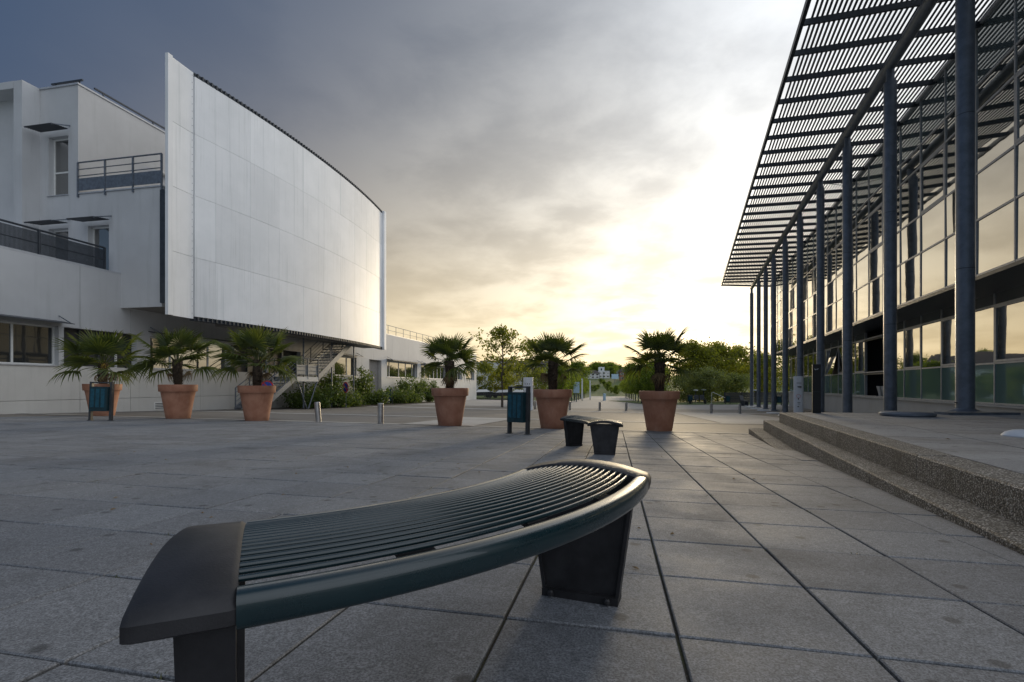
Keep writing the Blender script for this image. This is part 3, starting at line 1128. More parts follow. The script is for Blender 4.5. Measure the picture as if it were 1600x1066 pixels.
# dark toothed edge members along top and bottom
for z, nm in ((SZ1 - 0.15, 'top_rail'), (SZ0 - 0.06, 'bottom_rail')):
    curved(A0, A1, z, z + 0.07, -0.03, 0.22, 30).build(nm, M['dark_steel'], scr)
    curved(A0, A1, z + 0.095, z + 0.155, -0.03, 0.22, 30).build(nm, M['dark_steel'], scr)
    teeth = MB()
    k = A0 + 0.1
    while k < A1:
        p = arc_p(k)
        teeth.box(p - 0.2, p + 0.03, k, k + 0.06, z + 0.01, z + 0.15)
        k += 0.2
    t_ = teeth.build('rail_teeth', M['dark_steel'], scr)
    tag(t_, kind='stuff')
# slim props from the ground to the soffit
for s in (21.6, 24.6, 27.4, 30.0):
    lpart(MB().tube([(-16.75, s, -1.9), (-16.75, s, ZBOX)], 0.045, 8), 'prop', 'rail_steel')
lpart(MB().box(-17.3, -16.3, 19, 32.3, ZBOX - 0.35, ZBOX - 0.02), 'soffit_beam', 'soffit')

# ------------------------------------------------------------------ steel staircase under the screen
st_root = thing('staircase', 'galvanised steel outdoor staircase with landing under the curved screen', 'staircase', (*L.w(-17.2, 24.0), gz(*L.w(-17.2, 24.0))), L.rot)
so_ = (17.2, -24.0, -st_root.location.z)


def sp(mb, name, m='rail_steel'):
    return mb.build(name, M[m], st_root, so_)


PA, PBk = -16.45, -17.75
zl = L.z(PA, L.along(PA, 463), 588)
zg = gz(*L.w(PA, 21.6))
f1a, f1b = L.along(PA, 463) - (zl - zg) / 0.60, L.along(PA, 463)
f2a, f2b = L.along(PA, 497), L.along(PA, 497) + (ZBOX - 0.1 - zl) / 0.62
for p in (PA, PBk):
    sp(MB().bar((p, f1a, zg + 0.02), (p, f1b, zl - 0.05), 0.05, 0.26), 'stringer')
    sp(MB().bar((p, f2a, zl - 0.05), (p, f2b, ZBOX - 0.15), 0.05, 0.30), 'stringer')
n1_ = 10
for k in range(n1_):
    t = (k + 0.7) / n1_
    s, z = f1a + (f1b - f1a) * t, zg + (zl - zg) * t
    sp(MB().box(PBk + 0.03, PA - 0.03, s - 0.14, s + 0.14, z - 0.02, z + 0.02), 'tread')
n2_ = 13
for k in range(n2_):
    t = (k + 0.6) / n2_
    s, z = f2a + (f2b - f2a) * t, zl + (ZBOX - 0.1 - zl) * t
    sp(MB().box(PBk + 0.03, PA - 0.03, s - 0.14, s + 0.14, z - 0.02, z + 0.02), 'tread')
sp(MB().box(PBk - 0.1, PA + 0.03, f1b, f2a, zl - 0.27, zl - 0.02), 'landing', 'panelwall')


def stair_rail(pts, n, h=0.98):
    a, b = Vector(pts[0]), Vector(pts[1])
    root = sp(MB().tube([a + Vector((0, 0, h)), b + Vector((0, 0, h))], 0.024, 8), 'handrail')
    for f in (0.76, 0.54, 0.32, 0.12):
        MB().tube([a + Vector((0, 0, h * f)), b + Vector((0, 0, h * f))], 0.013, 6).build('rail', M['rail_steel'], root)
    for k in range(n + 1):
        q = a + (b - a) * k / n
        MB().bar(q - Vector((0, 0, 0.15)), q + Vector((0, 0, h)), 0.045, 0.045).build('post', M['rail_steel'], root)
    return root


for p in (PA, PBk):
    stair_rail([(p, f1a, zg + 0.1), (p, f1b, zl)], 3)
    stair_rail([(p, f2a, zl), (p, f2b, ZBOX - 0.1)], 3)
lr = stair_rail([(PA + 0.02, f1b, zl), (PA + 0.02, f2a, zl)], 2)
MB().box(PA - 0.002, PA + 0.012, f1b + 0.05, f2a - 0.05, zl + 0.08, zl + 0.62).build('kick_plate', M['rail_steel'], lr)
zf = gz(*L.w(PA, 28.0))
sm_ = (f1b + f2a) / 2
for s in (f1b + 0.1, f2a - 0.1):
    sp(MB().tube([(PA, s, zl - 0.26), (PA, sm_ + (0.03 if s > sm_ else -0.03), zf)], 0.035, 8), 'strut')

# ================================================================== RIGHT BUILDING
PU, PL_ = 6.8, 8.25
QEND = 50.7
zs0, zs1, zs2, zs3 = CAM_H - 0.56, CAM_H + 0.61, CAM_H + 2.28, CAM_H + 2.72
zu = [CAM_H + v for v in (2.74, 4.14, 5.32, 6.88, 7.55, 9.00)]
rb = thing('glass_building', 'two storey curtain wall building of reflective glass with aluminium frames', 'building', (*R.w(PL_, 25), -1.4), R.rot)
ro = (-PL_, -25.0, 1.4)


def rpart(mb, name, m, parent=None, **kw):
    if parent is None:
        return mb.build(name, M[m], rb, ro, **kw)
    return mb.build(name, M[m], parent, (0, 0, 0), **kw)


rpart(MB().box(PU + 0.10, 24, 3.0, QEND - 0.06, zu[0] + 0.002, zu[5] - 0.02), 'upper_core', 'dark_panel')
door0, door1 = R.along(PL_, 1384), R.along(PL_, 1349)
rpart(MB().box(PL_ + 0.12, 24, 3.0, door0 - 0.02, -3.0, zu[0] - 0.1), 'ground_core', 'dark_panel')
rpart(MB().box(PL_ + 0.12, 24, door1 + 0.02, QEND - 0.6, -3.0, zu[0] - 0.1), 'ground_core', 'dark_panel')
rpart(MB().box(PL_ + 1.4, 24, door0 - 0.02, door1 + 0.02, zs0, zu[0] - 0.1), 'entrance_wall', 'black')  # painted black for the unlit depth of the doorway
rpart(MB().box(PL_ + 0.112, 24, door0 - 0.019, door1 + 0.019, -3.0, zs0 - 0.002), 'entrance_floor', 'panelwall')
rpart(MB().box(PU - 0.03, PL_ + 0.11, 3.0, QEND, zu[0] - 0.09, zu[0] - 0.001), 'soffit', 'dark_steel')
rpart(MB().box(PU - 0.04, 24, 3.0, QEND, zu[5], zu[5] + 0.10), 'roof_edge', 'alu')
# base wall below the glazing, in cast lengths, with a sill
q = 4.0
while q < QEND - 0.7:
    q2 = min(q + 3.1, QEND - 0.6)
    rpart(MB().box(PL_ - 0.06, PL_ + 0.11, q + 0.005, q2 - 0.005, -3.0, zs0 - 0.06), 'base_panel', 'panelwall')
    q = q2
rpart(MB().box(PL_ - 0.16, PL_ + 0.1, 4.0, QEND - 0.58, zs0 - 0.058, zs0 - 0.004), 'sill', 'panelwall')

BAY = 1.63
q_up0 = R.along(PU, 1525) - 6 * BAY
ups = [q_up0 + BAY * k for k in range(40) if 3.2 < q_up0 + BAY * k < QEND - 0.2] + [QEND - 0.06]
q_lo0 = R.along(PL_, 1554) - 7 * BAY
los = [q_lo0 + BAY * k for k in range(40) if 4.0 < q_lo0 + BAY * k < QEND - 1.0] + [QEND - 0.64]
fw = 0.05
for q in ups:
    rpart(MB().box(PU - 0.012, PU + 0.09, q - fw / 2, q + fw / 2, zu[0], zu[5] - 0.002), 'mullion', 'alu')
for z in zu[:-1]:
    rpart(MB().box(PU - 0.009, PU + 0.085, ups[0], ups[-1], z + 0.001, z + 0.055), 'transom', 'alu')
door0, door1 = R.along(PL_, 1384), R.along(PL_, 1349)
for q in los:
    if door0 + 0.3 < q < door1 - 0.3:
        continue
    rpart(MB().box(PL_ - 0.012, PL_ + 0.09, q - fw / 2, q + fw / 2, zs0, zs3), 'mullion', 'alu')
for z in (zs0, zs1, zs2):
    rpart(MB().box(PL_ - 0.009, PL_ + 0.085, los[0], los[-1], z, z + 0.05), 'transom', 'alu')
rr_ = random.Random(11)


def pane(p, q0, q1, z0, z1, m, tilt=0.0):
    dp = rr_.uniform(-0.005, 0.005)
    dq = rr_.uniform(-0.005, 0.005)
    a, b, c_, d = p + dp, p - dp, p + dq, p - dq
    mb = MB()
    pts = [(p + dp + dq, q0, z0), (p - dp + dq, q1, z0), (p - dp - dq, q1, z1), (p + dp - dq, q0, z1)]
    if tilt:
        pts[0] = (pts[0][0] - tilt, *pts[0][1:]); pts[1] = (pts[1][0] - tilt, *pts[1][1:])
    vs = pts + [(x + 0.012, y, z) for (x, y, z) in pts]
    mb.add(vs, [(0, 3, 2, 1), (4, 5, 6, 7), (0, 1, 5, 4), (1, 2, 6, 5), (2, 3, 7, 6), (3, 0, 4, 7)])
    return rpart(mb, 'pane', m)


def sash(p, q0, q1, z0, z1):
    mb = MB()
    f = 0.06
    mb.box(p - 0.025, p, q0, q1, z0, z0 + f); mb.box(p - 0.025, p, q0, q1, z1 - f, z1)
    mb.box(p - 0.024, p, q0, q0 + f, z0 + f, z1 - f); mb.box(p - 0.024, p, q1 - f, q1, z0 + f, z1 - f)
    return rpart(mb, 'opening_sash', 'alu')


for k in range(len(ups) - 1):
    for r in range(5):
        pane(PU + 0.012, ups[k] + 0.02, ups[k + 1] - 0.02, zu[r] + 0.03, zu[r + 1] - 0.002, 'glass_top' if r == 4 else 'glass')
    if k % 3 == 1:
        sash(PU + 0.01, ups[k] + 0.03, ups[k + 1] - 0.03, zu[2] + 0.06, zu[3] - 0.01)
open_q = R.along(PL_, 1299)
for k in range(len(los) - 1):
    a, b = los[k], los[k + 1]
    if door0 - 0.5 < (a + b) / 2 < door1 + 0.5:
        continue
    pane(PL_ + 0.012, a + 0.02, b - 0.02, zs0 + 0.03, zs1 + 0.02, 'glass_green')
    op = a < open_q < b
    if op:
        rpart(MB().box(PL_ + 0.05, PL_ + 0.07, a + 0.02, b - 0.02, zs1 + 0.03, zs2 + 0.02), 'black_backing', 'black')  # black sheet stands in for the unlit room behind the tilted pane
        pane(PL_ + 0.0, a + 0.02, b - 0.02, zs1 + 0.05, zs2 + 0.0, 'glass', tilt=0.32)
    else:
        pane(PL_ + 0.012, a + 0.02, b - 0.02, zs1 + 0.03, zs2 + 0.02, 'glass')
        if k % 2 == 0:
            sash(PL_ + 0.01, a + 0.03, b - 0.03, zs1 + 0.06, zs2 - 0.0)
    pane(PL_ + 0.012, a + 0.02, b - 0.02, zs2 + 0.03, zs3, 'glass')
# recessed dark entrance
rpart(MB().box(PL_ - 0.02, PL_ + 0.06, door0 - 0.2, door0 + 0.15, zs0, zs3), 'door_jamb', 'galv')
rpart(MB().box(PL_ - 0.02, PL_ + 0.06, door0 + 0.2, door1, zs1 - 0.1, zs1 - 0.03), 'door_rail', 'dark_steel')
rpart(MB().box(PL_ - 0.02, PL_ + 0.06, door0 + 0.2, door1, zs2 - 0.1, zs2 - 0.03), 'door_rail', 'dark_steel')

# ------------------------------------------------------------------ louvred canopy on tall columns
cn = thing('louvre_canopy', 'grey steel louvre canopy on a row of tall round columns', 'canopy', (*R.w(5.2, 25), -1.4), R.rot)
co = (-5.2, -25.0, 1.4)


def cpart(mb, name, m='galv', **kw):
    return mb.build(name, M[m], cn, co, **kw)


ZE, ZTB, ZF = CAM_H + 9.05, CAM_H + 8.9, CAM_H + 8.86
PE = 2.64
cz = lambda p: ZE + (ZF - ZE) * (p - PE) / (PU - PE) + 0.16
qe = lambda p: 49.75 + (p - PE) * 0.24
Q0 = 3.0
cpart(MB().bar((PE, Q0, cz(PE)), (PE, qe(PE), cz(PE)), 0.09, 0.16), 'edge_beam', 'dark_steel')
cpart(MB().bar((PE, qe(PE), cz(PE)), (PU, qe(PU), cz(PU)), 0.09, 0.14), 'end_beam', 'dark_steel')
cpart(MB().tube([(5.2, Q0, ZTB - 0.02), (5.2, qe(5.2) - 0.1, ZTB - 0.02)], 0.15, 14), 'tube_beam', smooth=True, auto=50)
q = R.loc(*(lambda Y: (PE * 1.0625 + 0.359 * Y, Y))(12.67))[1] - 1.255 * 8
while q < qe(PE) - 0.4:
    if q > Q0:
        cpart(MB().bar((PE, q, cz(PE) - 0.02), (PU, q, cz(PU) - 0.02), 0.055, 0.15), 'rib', 'dark_steel')
    q += 1.255
npn = 36
for k in range(npn):
    p = PE + 0.24 + k * (PU - PE - 0.30) / (npn - 1)
    mb = MB()
    z = cz(p) + 0.095
    x0, x1 = p - 0.029, p + 0.029
    mb.add([(x0, Q0, z - 0.002), (x1, Q0, z + 0.004), (x1, qe(p), z + 0.004), (x0, qe(p), z - 0.002),
            (x0, Q0, z + 0.016), (x1, Q0, z + 0.022), (x1, qe(p), z + 0.022), (x0, qe(p), z + 0.016)],
           [(0, 3, 2, 1), (4, 5, 6, 7), (0, 1, 5, 4), (1, 2, 6, 5), (2, 3, 7, 6), (3, 0, 4, 7)])
    cpart(mb, 'louvre_slat', 'slat')
col_px = (1508, 1391, 1324, 1282, 1250, 1227, 1209, 1196.5, 1185.5, 1174.5)
col_q = [R.along(5.2, x) for x in col_px]
col_q = [col_q[0] - 4.0] + col_q
dome_spots = []
for i, q in enumerate(col_q):
    X, Y = R.w(5.2, q)
    zb = TZ if Y < 10.4 else gz(X, Y) - 0.02
    mb = MB().tube([(5.2, q, zb), (5.2, q, ZTB - 0.5)], 0.152, 20)
    c_ = cpart(mb, 'column', smooth=True, auto=50)
    MB().tube([(5.2, q, ZTB - 0.52), (5.2, q, ZTB - 0.05)], 0.10, 14).build('column_head', M['galv'], c_, smooth=True, auto=50)
    MB().lathe([(0.33, 0.0), (0.33, 0.015), (0.25, 0.05), (0.17, 0.085), (0.153, 0.10)], 24, (5.2, q, zb)).build('base_collar', M['galv'], c_, smooth=True, auto=40)
    for zz in (2.9, 6.0):
        MB().lathe([(0.1525, 0), (0.1545, 0.006), (0.1525, 0.012)], 20, (5.2, q, zb + zz)).build('weld_ring', M['dark_steel'], c_, smooth=True)
    MB().lathe([(0.03, 0), (0.03, 0.02)], 10, (5.2 - 0.155, q - 0.02, zb + 0.2)).build('inspection_cap', M['ink'], c_)
    dome_spots.append((X, Y, zb))
# cross braces between tube and rafters
for i in range(1, len(col_q) - 1, 3):
    cpart(MB().tube([(5.2, col_q[i], ZTB - 0.25), (6.7, col_q[i] + 1.9, cz(6.7))], 0.014, 6), 'tie_rod', 'dark_steel')

ORD = ['first', 'second', 'third', 'fourth', 'fifth', 'sixth', 'seventh', 'eighth', 'ninth', 'tenth']

# ================================================================== BENCH
RB, HA = 1.50, math.radians(21.4)        # radius and half angle of the seat
WH = 0.215                               # half width
SEAT = 0.456


def bpt(w, a, z):
    """bench coordinates: w across (outwards), a angle along the arc"""
    return ((RB + w) * math.cos(a) - RB, (RB + w) * math.sin(a), z)


def crown(w):
    return SEAT - 0.036 * (w / WH) ** 2


def sweep(profile, angs, closed=True):
    mb = MB()
    n = len(profile)
    vs, fs = [], []
    for a in angs:
        vs += [bpt(w, a, z) for (w, z) in profile]
    for i in range(len(angs) - 1):
        for k in range(n if closed else n - 1):
            k2 = (k + 1) % n
            fs.append((i * n + k, (i + 1) * n + k, (i + 1) * n + k2, i * n + k2))
    fs.append(tuple(range(n)))
    fs.append(tuple((len(angs) - 1) * n + k for k in range(n - 1, -1, -1)))
    return mb.add(vs, fs)


def lin(a, b, n):
    return [a + (b - a) * k / n for k in range(n + 1)]


def make_bench(label):
    root = thing('bench', label, 'bench', group='curved rod benches')
    # rods
    nr = 19
    for k in range(nr):
        w = -0.172 + k * (0.165 + 0.172) / (nr - 1)
        r = 0.0058
        prof = [(w + r * math.cos(t), crown(w) - r + r * math.sin(t)) for t in [2 * PI * i / 8 for i in range(8)]]
        sweep(prof, lin(-HA, HA, 26)).build('rod', M['bench_green'], root, smooth=True, auto=60)
    # broad rounded front rail and slimmer back rail
    def rail(w0, w1, z0, z1, name):
        cx, cz_ = (w0 + w1) / 2, (z0 + z1) / 2
        rx, rz = (w1 - w0) / 2, (z1 - z0) / 2
        prof = []
        for i in range(20):
            t = 2 * PI * i / 20
            e = 0.62
            c, s = math.cos(t), math.sin(t)
            prof.append((cx + rx * math.copysign(abs(c) ** e, c), cz_ + rz * math.copysign(abs(s) ** e, s)))
        return sweep(prof, lin(-HA, HA, 34)).build(name, M['bench_green'], root, smooth=True, auto=60)
    rail(0.182, 0.236, crown(0.19) - 0.056, crown(0.19) + 0.002, 'front_rail')
    rail(-0.222, -0.182, crown(0.19) - 0.045, crown(0.19) + 0.002, 'back_rail')
    # flat cross bearers under the rods
    for a in (-HA * 0.52, 0.0, HA * 0.52):
        prof = [(w, crown(w) - 0.015) for w in lin(-0.19, 0.18, 10)] + [(w, crown(w) - 0.027) for w in lin(0.18, -0.19, 10)]
        sweep(prof, [a - 0.022, a + 0.022]).build('bearer', M['bench_grey'], root)
    # arched end caps and tapering pedestal legs
    for sgn in (-1, 1):
        a0, a1 = sgn * HA, sgn * (HA + 0.080)
        if sgn < 0:
            a0, a1 = a1, a0
        top = [(w, crown(w) + 0.006) for w in lin(-0.212, 0.226, 16)]
        edge = [(0.236, crown(0.226) - 0.008), (0.236, crown(0.226) - 0.03), (0.226, crown(0.226) - 0.036)]
        bot = [(w, crown(w) - 0.022) for w in lin(0.212, -0.198, 14)]
        back = [(-0.212, crown(0.212) - 0.036), (-0.222, crown(0.212) - 0.03), (-0.222, crown(0.212) - 0.008)]
        prof = top + edge + bot + back
        da = 0.006
        lo_ = [(w * 0.985, z - 0.006 if i < 17 else z) for i, (w, z) in enumerate(prof)]
        mb = MB()
        n = len(prof)
        rows = [(a0, lo_), (a0 + da, prof), (a1 - da, prof), (a1, lo_)]
        vs, fs = [], []
        for a, pr in rows:
            vs += [bpt(w, a, z) for (w, z) in pr]
        for i in range(3):
            for k in range(n):
                k2 = (k + 1) % n
                fs.append((i * n + k, (i + 1) * n + k, (i + 1) * n + k2, i * n + k2))
        fs += [tuple(range(n)), tuple(3 * n + k for k in range(n - 1, -1, -1))]
        mb.add(vs, fs)
        cap = mb.build('end_cap', M['bench_grey'], root, smooth=True, auto=35)
        # pedestal: folded plate, wide at the seat and narrow at the foot, with a rim
        am = sgn * (HA + 0.026)
        th = 0.024
        leg = MB()
        def plate(wt, wb, z0, z1, ta, tb_):
            vs = []
            for (a_) in (am - ta, am + tb_):
                for (w, z) in ((-wb, z0), (wb, z0), (wt, z1), (-wt, z1)):
                    vs.append(bpt(w, a_, z))
            leg.add(vs, [(0, 3, 2, 1), (4, 5, 6, 7), (0, 1, 5, 4), (1, 2, 6, 5), (2, 3, 7, 6), (3, 0, 4, 7)])
        zb = -0.020 if sgn > 0 else 0.012     # the seat is level, the legs take up the fall of the ground
        plate(0.180, 0.125, zb, SEAT - 0.04, th * 0.55, th * 0.55)
        for s2 in (-1, 1):        # rims along the slanted edges
            vs = []
            for a_ in (am - th, am + th):
                for (w, z) in ((0.121 * s2, zb + 0.001), (0.132 * s2, zb + 0.001), (0.192 * s2, SEAT - 0.045), (0.180 * s2, SEAT - 0.045)):
                    vs.append(bpt(w, a_, z))
            leg.add(vs, [(0, 3, 2, 1), (4, 5, 6, 7), (0, 1, 5, 4), (1, 2, 6, 5), (2, 3, 7, 6), (3, 0, 4, 7)])
        lg = leg.build('leg', M['bench_grey'], root)
        ft = MB()
        vs = []
        for a_ in (am - th * 1.25, am + th * 1.25):
            for (w, z) in ((-0.135, zb), (0.135, zb), (0.135, zb + 0.03), (-0.135, zb + 0.03)):
                vs.append(bpt(w, a_, z))
        ft.add(vs, [(0, 3, 2, 1), (4, 5, 6, 7), (0, 1, 5, 4), (1, 2, 6, 5), (2, 3, 7, 6), (3, 0, 4, 7)])
        for w in (-0.1, 0.1):
            x, y, z = bpt(w, am - sgn * th * 1.5, 0.03)
            ft.lathe([(0.011, 0.0), (0.011, 0.012), (0.007, 0.018)], 8, (x, y, zb + 0.012))
        ft.build('foot', M['bench_grey'], lg)
    return root


def place_on_plaza(o, X, Y, rz):
    o.matrix_basis = Matrix.Translation((X, Y, gz(X, Y))) @ ground_axes(rz).to_4x4()


bench = make_bench('large dark green curved rod bench in the near foreground')
CB = Vector((-1.165, 2.285))
ba = math.radians(-42.5)
X, Y = CB.x + RB * math.cos(ba), CB.y + RB * math.sin(ba)
bench.location = (X, Y, gz(X, Y))
bench.rotation_euler = (0, 0, ba)
b2 = copy_tree(bench)
tag(b2, 'small curved bench farther off beside the terracotta planters')
b2.location = (1.20, 7.15, gz(1.20, 7.15))
b2.rotation_euler = (0, 0, math.radians(13))

# ================================================================== PLANTERS AND PALMS
pot_prof = [(0.29, 0.0), (0.300, 0.01), (0.33, 0.2), (0.395, 0.60), (0.425, 0.765), (0.432, 0.772), (0.466, 0.775), (0.472, 0.785),
            (0.484, 0.955), (0.478, 0.972), (0.455, 0.975), (0.440, 0.965), (0.425, 0.80)]
pot_me = MB().lathe(pot_prof, 48).mesh('planter_pot', M['terracotta'], True, 40)
soil_me = MB().lathe([(0.43, 0.0), (0.43, 0.06), (0.2, 0.085), (0.02, 0.09)], 28).mesh('soil', M['soil'], True, 40)


def frond_mesh(seed, spread=115, nseg=30, droop=0.25):
    r = random.Random(seed)
    mb = MB()
    pl = r.uniform(0.40, 0.52)
    pts = [(pl * t, 0, 0.05 * math.sin(t * PI) - 0.03 * t * t) for t in lin(0, 1, 4)]
    mb.tube(pts, 0.008, 4, rs=[0.012, 0.010, 0.008, 0.007, 0.006])
    bx, bz = pts[-1][0], pts[-1][2]
    for k in range(nseg):
        f = (k + 0.5) / nseg * 2 - 1
        a = math.radians(spread) * f + r.uniform(-0.03, 0.03)
        ln = (0.52 - 0.17 * abs(f) ** 2.2) * r.uniform(0.88, 1.08)
        wmax = 0.021
        d = Vector((math.cos(a), math.sin(a), 0.10 * math.cos(a)))
        sd = Vector((-math.sin(a), math.cos(a), 0))
        o = Vector((bx, 0, bz))
        drp = droop * r.uniform(0.5, 1.6)
        vs = []
        for (t, w) in ((0.02, 0.004), (0.34, wmax), (0.66, wmax * 0.8), (0.86, wmax * 0.45), (1.0, 0.001)):
            c = o + d * (ln * t) + Vector((0, 0, -drp * ln * t ** 3 + 0.05 * ln * math.sin(t * PI)))
            fold = 0.55 * w
            vs += [c - sd * w + Vector((0, 0, fold)), c - Vector((0, 0, fold * 0.3)), c + sd * w + Vector((0, 0, fold))]
        fs = []
        for i in range(4):
            b_ = i * 3
            fs += [(b_, b_ + 1, b_ + 4, b_ + 3), (b_ + 1, b_ + 2, b_ + 5, b_ + 4)]
        mb.add(vs, fs)
    return mb.mesh('frond', M['palm'])


fronds = [frond_mesh(s, sp_, n_, d_) for s, sp_, n_, d_ in ((1, 105, 26, 0.04), (2, 118, 28, 0.10), (3, 112, 26, 0.20), (4, 105, 24, 0.42))]


dead_me = frond_mesh(9, 75, 16, 0.9)
dead_me.materials.clear()
dead_me.materials.append(simple('dry frond', (0.20, 0.14, 0.07), 0.9, 0, 0.35, 14))


def trunk_mesh(seed, h):
    r = random.Random(seed)
    mb = MB()
    prof = []
    nz = 12
    vs, fs = [], []
    n = 16
    for i in range(nz + 1):
        t = i / nz
        rad = 0.085 + 0.035 * math.sin(t * PI * 0.9) + (0.02 if t > 0.75 else 0)
        for k in range(n):
            a = 2 * PI * k / n
            rr = rad * r.uniform(0.86, 1.14)
            vs.append((rr * math.cos(a), rr * math.sin(a), h * t))
    for i in range(nz):
        for k in range(n):
            k2 = (k + 1) % n
            fs.append((i * n + k, i * n + k2, (i + 1) * n + k2, (i + 1) * n + k))
    fs.append(tuple(nz * n + k for k in range(n)))
    mb.add(vs, fs)
    for _ in range(520):       # loose fibres and old leaf bases
        a, t = r.uniform(0, 2 * PI), r.uniform(0.02, 1.0)
        rad = 0.085 + 0.035 * math.sin(t * PI * 0.9)
        c = Vector((rad * math.cos(a), rad * math.sin(a), h * t))
        out = Vector((math.cos(a), math.sin(a), r.uniform(-0.2, 1.6))).normalized()
        sd = Vector((-math.sin(a), math.cos(a), 0)) * r.uniform(0.006, 0.016)
        ln = r.uniform(0.03, 0.10)
        mb.add([c - sd, c + sd, c + out * ln + Vector((r.uniform(-.02, .02), r.uniform(-.02, .02), 0))], [(0, 1, 2)])
    return mb.mesh('trunk', M['palm_dry'])


pots = [(-12.55, 15.3, 'terracotta planter standing behind the teal litter bin at far left'),
        (-9.56, 14.3, 'terracotta planter second from the left, before the white wall'),
        (-7.1, 13.9, 'terracotta planter in front of the steel staircase'),
        (-1.6, 12.9, 'terracotta planter standing alone left of the centre, by two steel bollards'),
        (1.02, 12.5, 'terracotta planter right behind the small far bench and bin'),
        (3.6, 12.2, 'rightmost terracotta planter, near the ends of the terrace steps')]
palm_lab = ['broad fan palm with drooping fronds over the teal bin at far left', 'fan palm with shaggy trunk, second from the left',
            'fan palm with yellow blossom in front of the staircase', 'upright fan palm left of centre against the low far wing',
            'fan palm with dark trunk behind the centre litter bin', 'rightmost fan palm, silhouetted against the bright sky']
palm_par = [(0.74, 1.26, 21, -0.26), (0.82, 1.14, 20, -0.18), (0.82, 1.16, 21, -0.22), (0.80, 0.86, 21, -0.10), (0.84, 0.86, 20, -0.10), (0.90, 0.92, 22, -0.16)]
for i, (X, Y, lab) in enumerate(pots):
    z = gz(X, Y)
    pr = thing('planter_pot', lab, 'planter', (X, Y, z - 0.004), 0.3 * i, 'terracotta planters in a row')
    link('pot', pot_me, pr)
    link('soil', soil_me, pr, (0, 0, 0.80))
    th, sc, nf, lowest = palm_par[i]
    pm = thing('palm_tree', palm_lab[i], 'palm', (X, Y, z + 0.87), 1.1 * i, 'fan palms in terracotta planters')
    r = random.Random(40 + i)
    pm.rotation_euler = (r.uniform(-0.06, 0.06), r.uniform(-0.06, 0.06), 1.1 * i)
    tr = link('trunk', trunk_mesh(60 + i, th), pm)
    for k in range(nf):
        t = (k + 0.5) / nf
        elv = 1.42 - (1.42 - lowest) * t ** 1.1 + r.uniform(-0.12, 0.12)
        az = k * 2.399963 + r.uniform(-0.25, 0.25)
        me = fronds[0] if t < 0.35 else (fronds[1] if t < 0.6 else (fronds[2] if t < 0.85 else fronds[3]))
        o = link('frond', me, pm)
        s_ = sc * (0.82 + 0.25 * min(1, t * 2)) * r.uniform(0.92, 1.08)
        o.matrix_basis = (Matrix.Translation((0.05 * math.cos(az), 0.05 * math.sin(az), th + 0.03 - 0.22 * t)) @
                          Matrix.Rotation(az, 4, 'Z') @ Matrix.Rotation(-elv, 4, 'Y') @ Matrix.Rotation(r.uniform(-0.5, 0.5), 4, 'X') @ Matrix.Scale(s_, 4))
    for k in range(3):                      # dead fronds hanging against the trunk
        az = r.uniform(0, 6.28)
        o = link('dead_frond', dead_me, pm)
        o.matrix_basis = (Matrix.Translation((0.07 * math.cos(az), 0.07 * math.sin(az), th - 0.16)) @ Matrix.Rotation(az, 4, 'Z') @
                          Matrix.Rotation(r.uniform(0.75, 1.2), 4, 'Y') @ Matrix.Rotation(r.uniform(-1, 1), 4, 'X') @ Matrix.Scale(0.55, 4))
    if i in (0, 2):
        mb = MB()
        for _ in range(160):
            c = Vector((r.gauss(0.10, 0.05), r.gauss(-0.10, 0.05), th - 0.10 + r.gauss(0, 0.07)))
            d = Vector((r.uniform(-1, 1), r.uniform(-1, 1), r.uniform(-1, 1))) * 0.022
            e = Vector((r.uniform(-1, 1), r.uniform(-1, 1), r.uniform(-1, 1))) * 0.022
            mb.add([c, c + d, c + e], [(0, 1, 2)])
        tag(mb.build('blossom', M['yellow'], pm), 'yellow blossom')

# ================================================================== LITTER BINS, BOLLARDS
def make_bin(label, w=0.40, h=0.97):
    root = thing('litter_bin', label, 'litter bin', group='teal slotted litter bins')
    for sx_ in (-1, 1):
        x = sx_ * (w / 2 + 0.03)
        post = MB().box(x - 0.025, x + 0.025, -0.045, 0.045, 0.0, h).build('post', M['bin_post'], root)
        MB().box(x - 0.045, x + 0.045, -0.07, 0.07, 0.0, 0.012).build('foot_plate', M['bin_post'], post)
    MB().box(-w / 2 - 0.004, w / 2 + 0.004, -0.03, 0.03, h - 0.03, h - 0.002).build('top_bar', M['bin_post'], root)
    z0, z1 = 0.24, 0.85
    MB().box(-w / 2, w / 2, -0.13, 0.13, z0, z1).build('body', M['bin_teal'], root)
    ns = 20
    for c in range(3):
        for k in range(ns):
            xa = -w / 2 + 0.03 + c * (w - 0.05) / 3
            xb = xa + (w - 0.05) / 3 - 0.035
            z = z0 + 0.10 + k * (z1 - z0 - 0.17) / (ns - 1)
            for yy in (-1, 1):
                MB().box(xa, xb, min(0.1305 * yy, 0.135 * yy), max(0.1305 * yy, 0.135 * yy), z, z + 0.014).build('slot', M['bin_slot'], root)
    return root


bin1 = make_bin('teal slotted litter bin in front of the leftmost planter')
place_on_plaza(bin1, -10.3, 12.5, math.radians(8))
bin2 = copy_tree(bin1)
tag(bin2, 'teal slotted litter bin near the centre, left of the small bench')
place_on_plaza(bin2, 0.13, 10.15, math.radians(-38))


def make_bollard():
    root = thing('bollard', 'x', 'bollard', group='stainless steel bollards')
    MB().lathe([(0.078, 0.0), (0.078, 0.545), (0.073, 0.553)], 24).build('shaft', M['steel'], root, smooth=True, auto=30)
    MB().lathe([(0.073, 0.5525), (0.071, 0.556), (0.02, 0.558)], 24).build('cap', M['rail_steel'], root, smooth=True, auto=30)
    return root


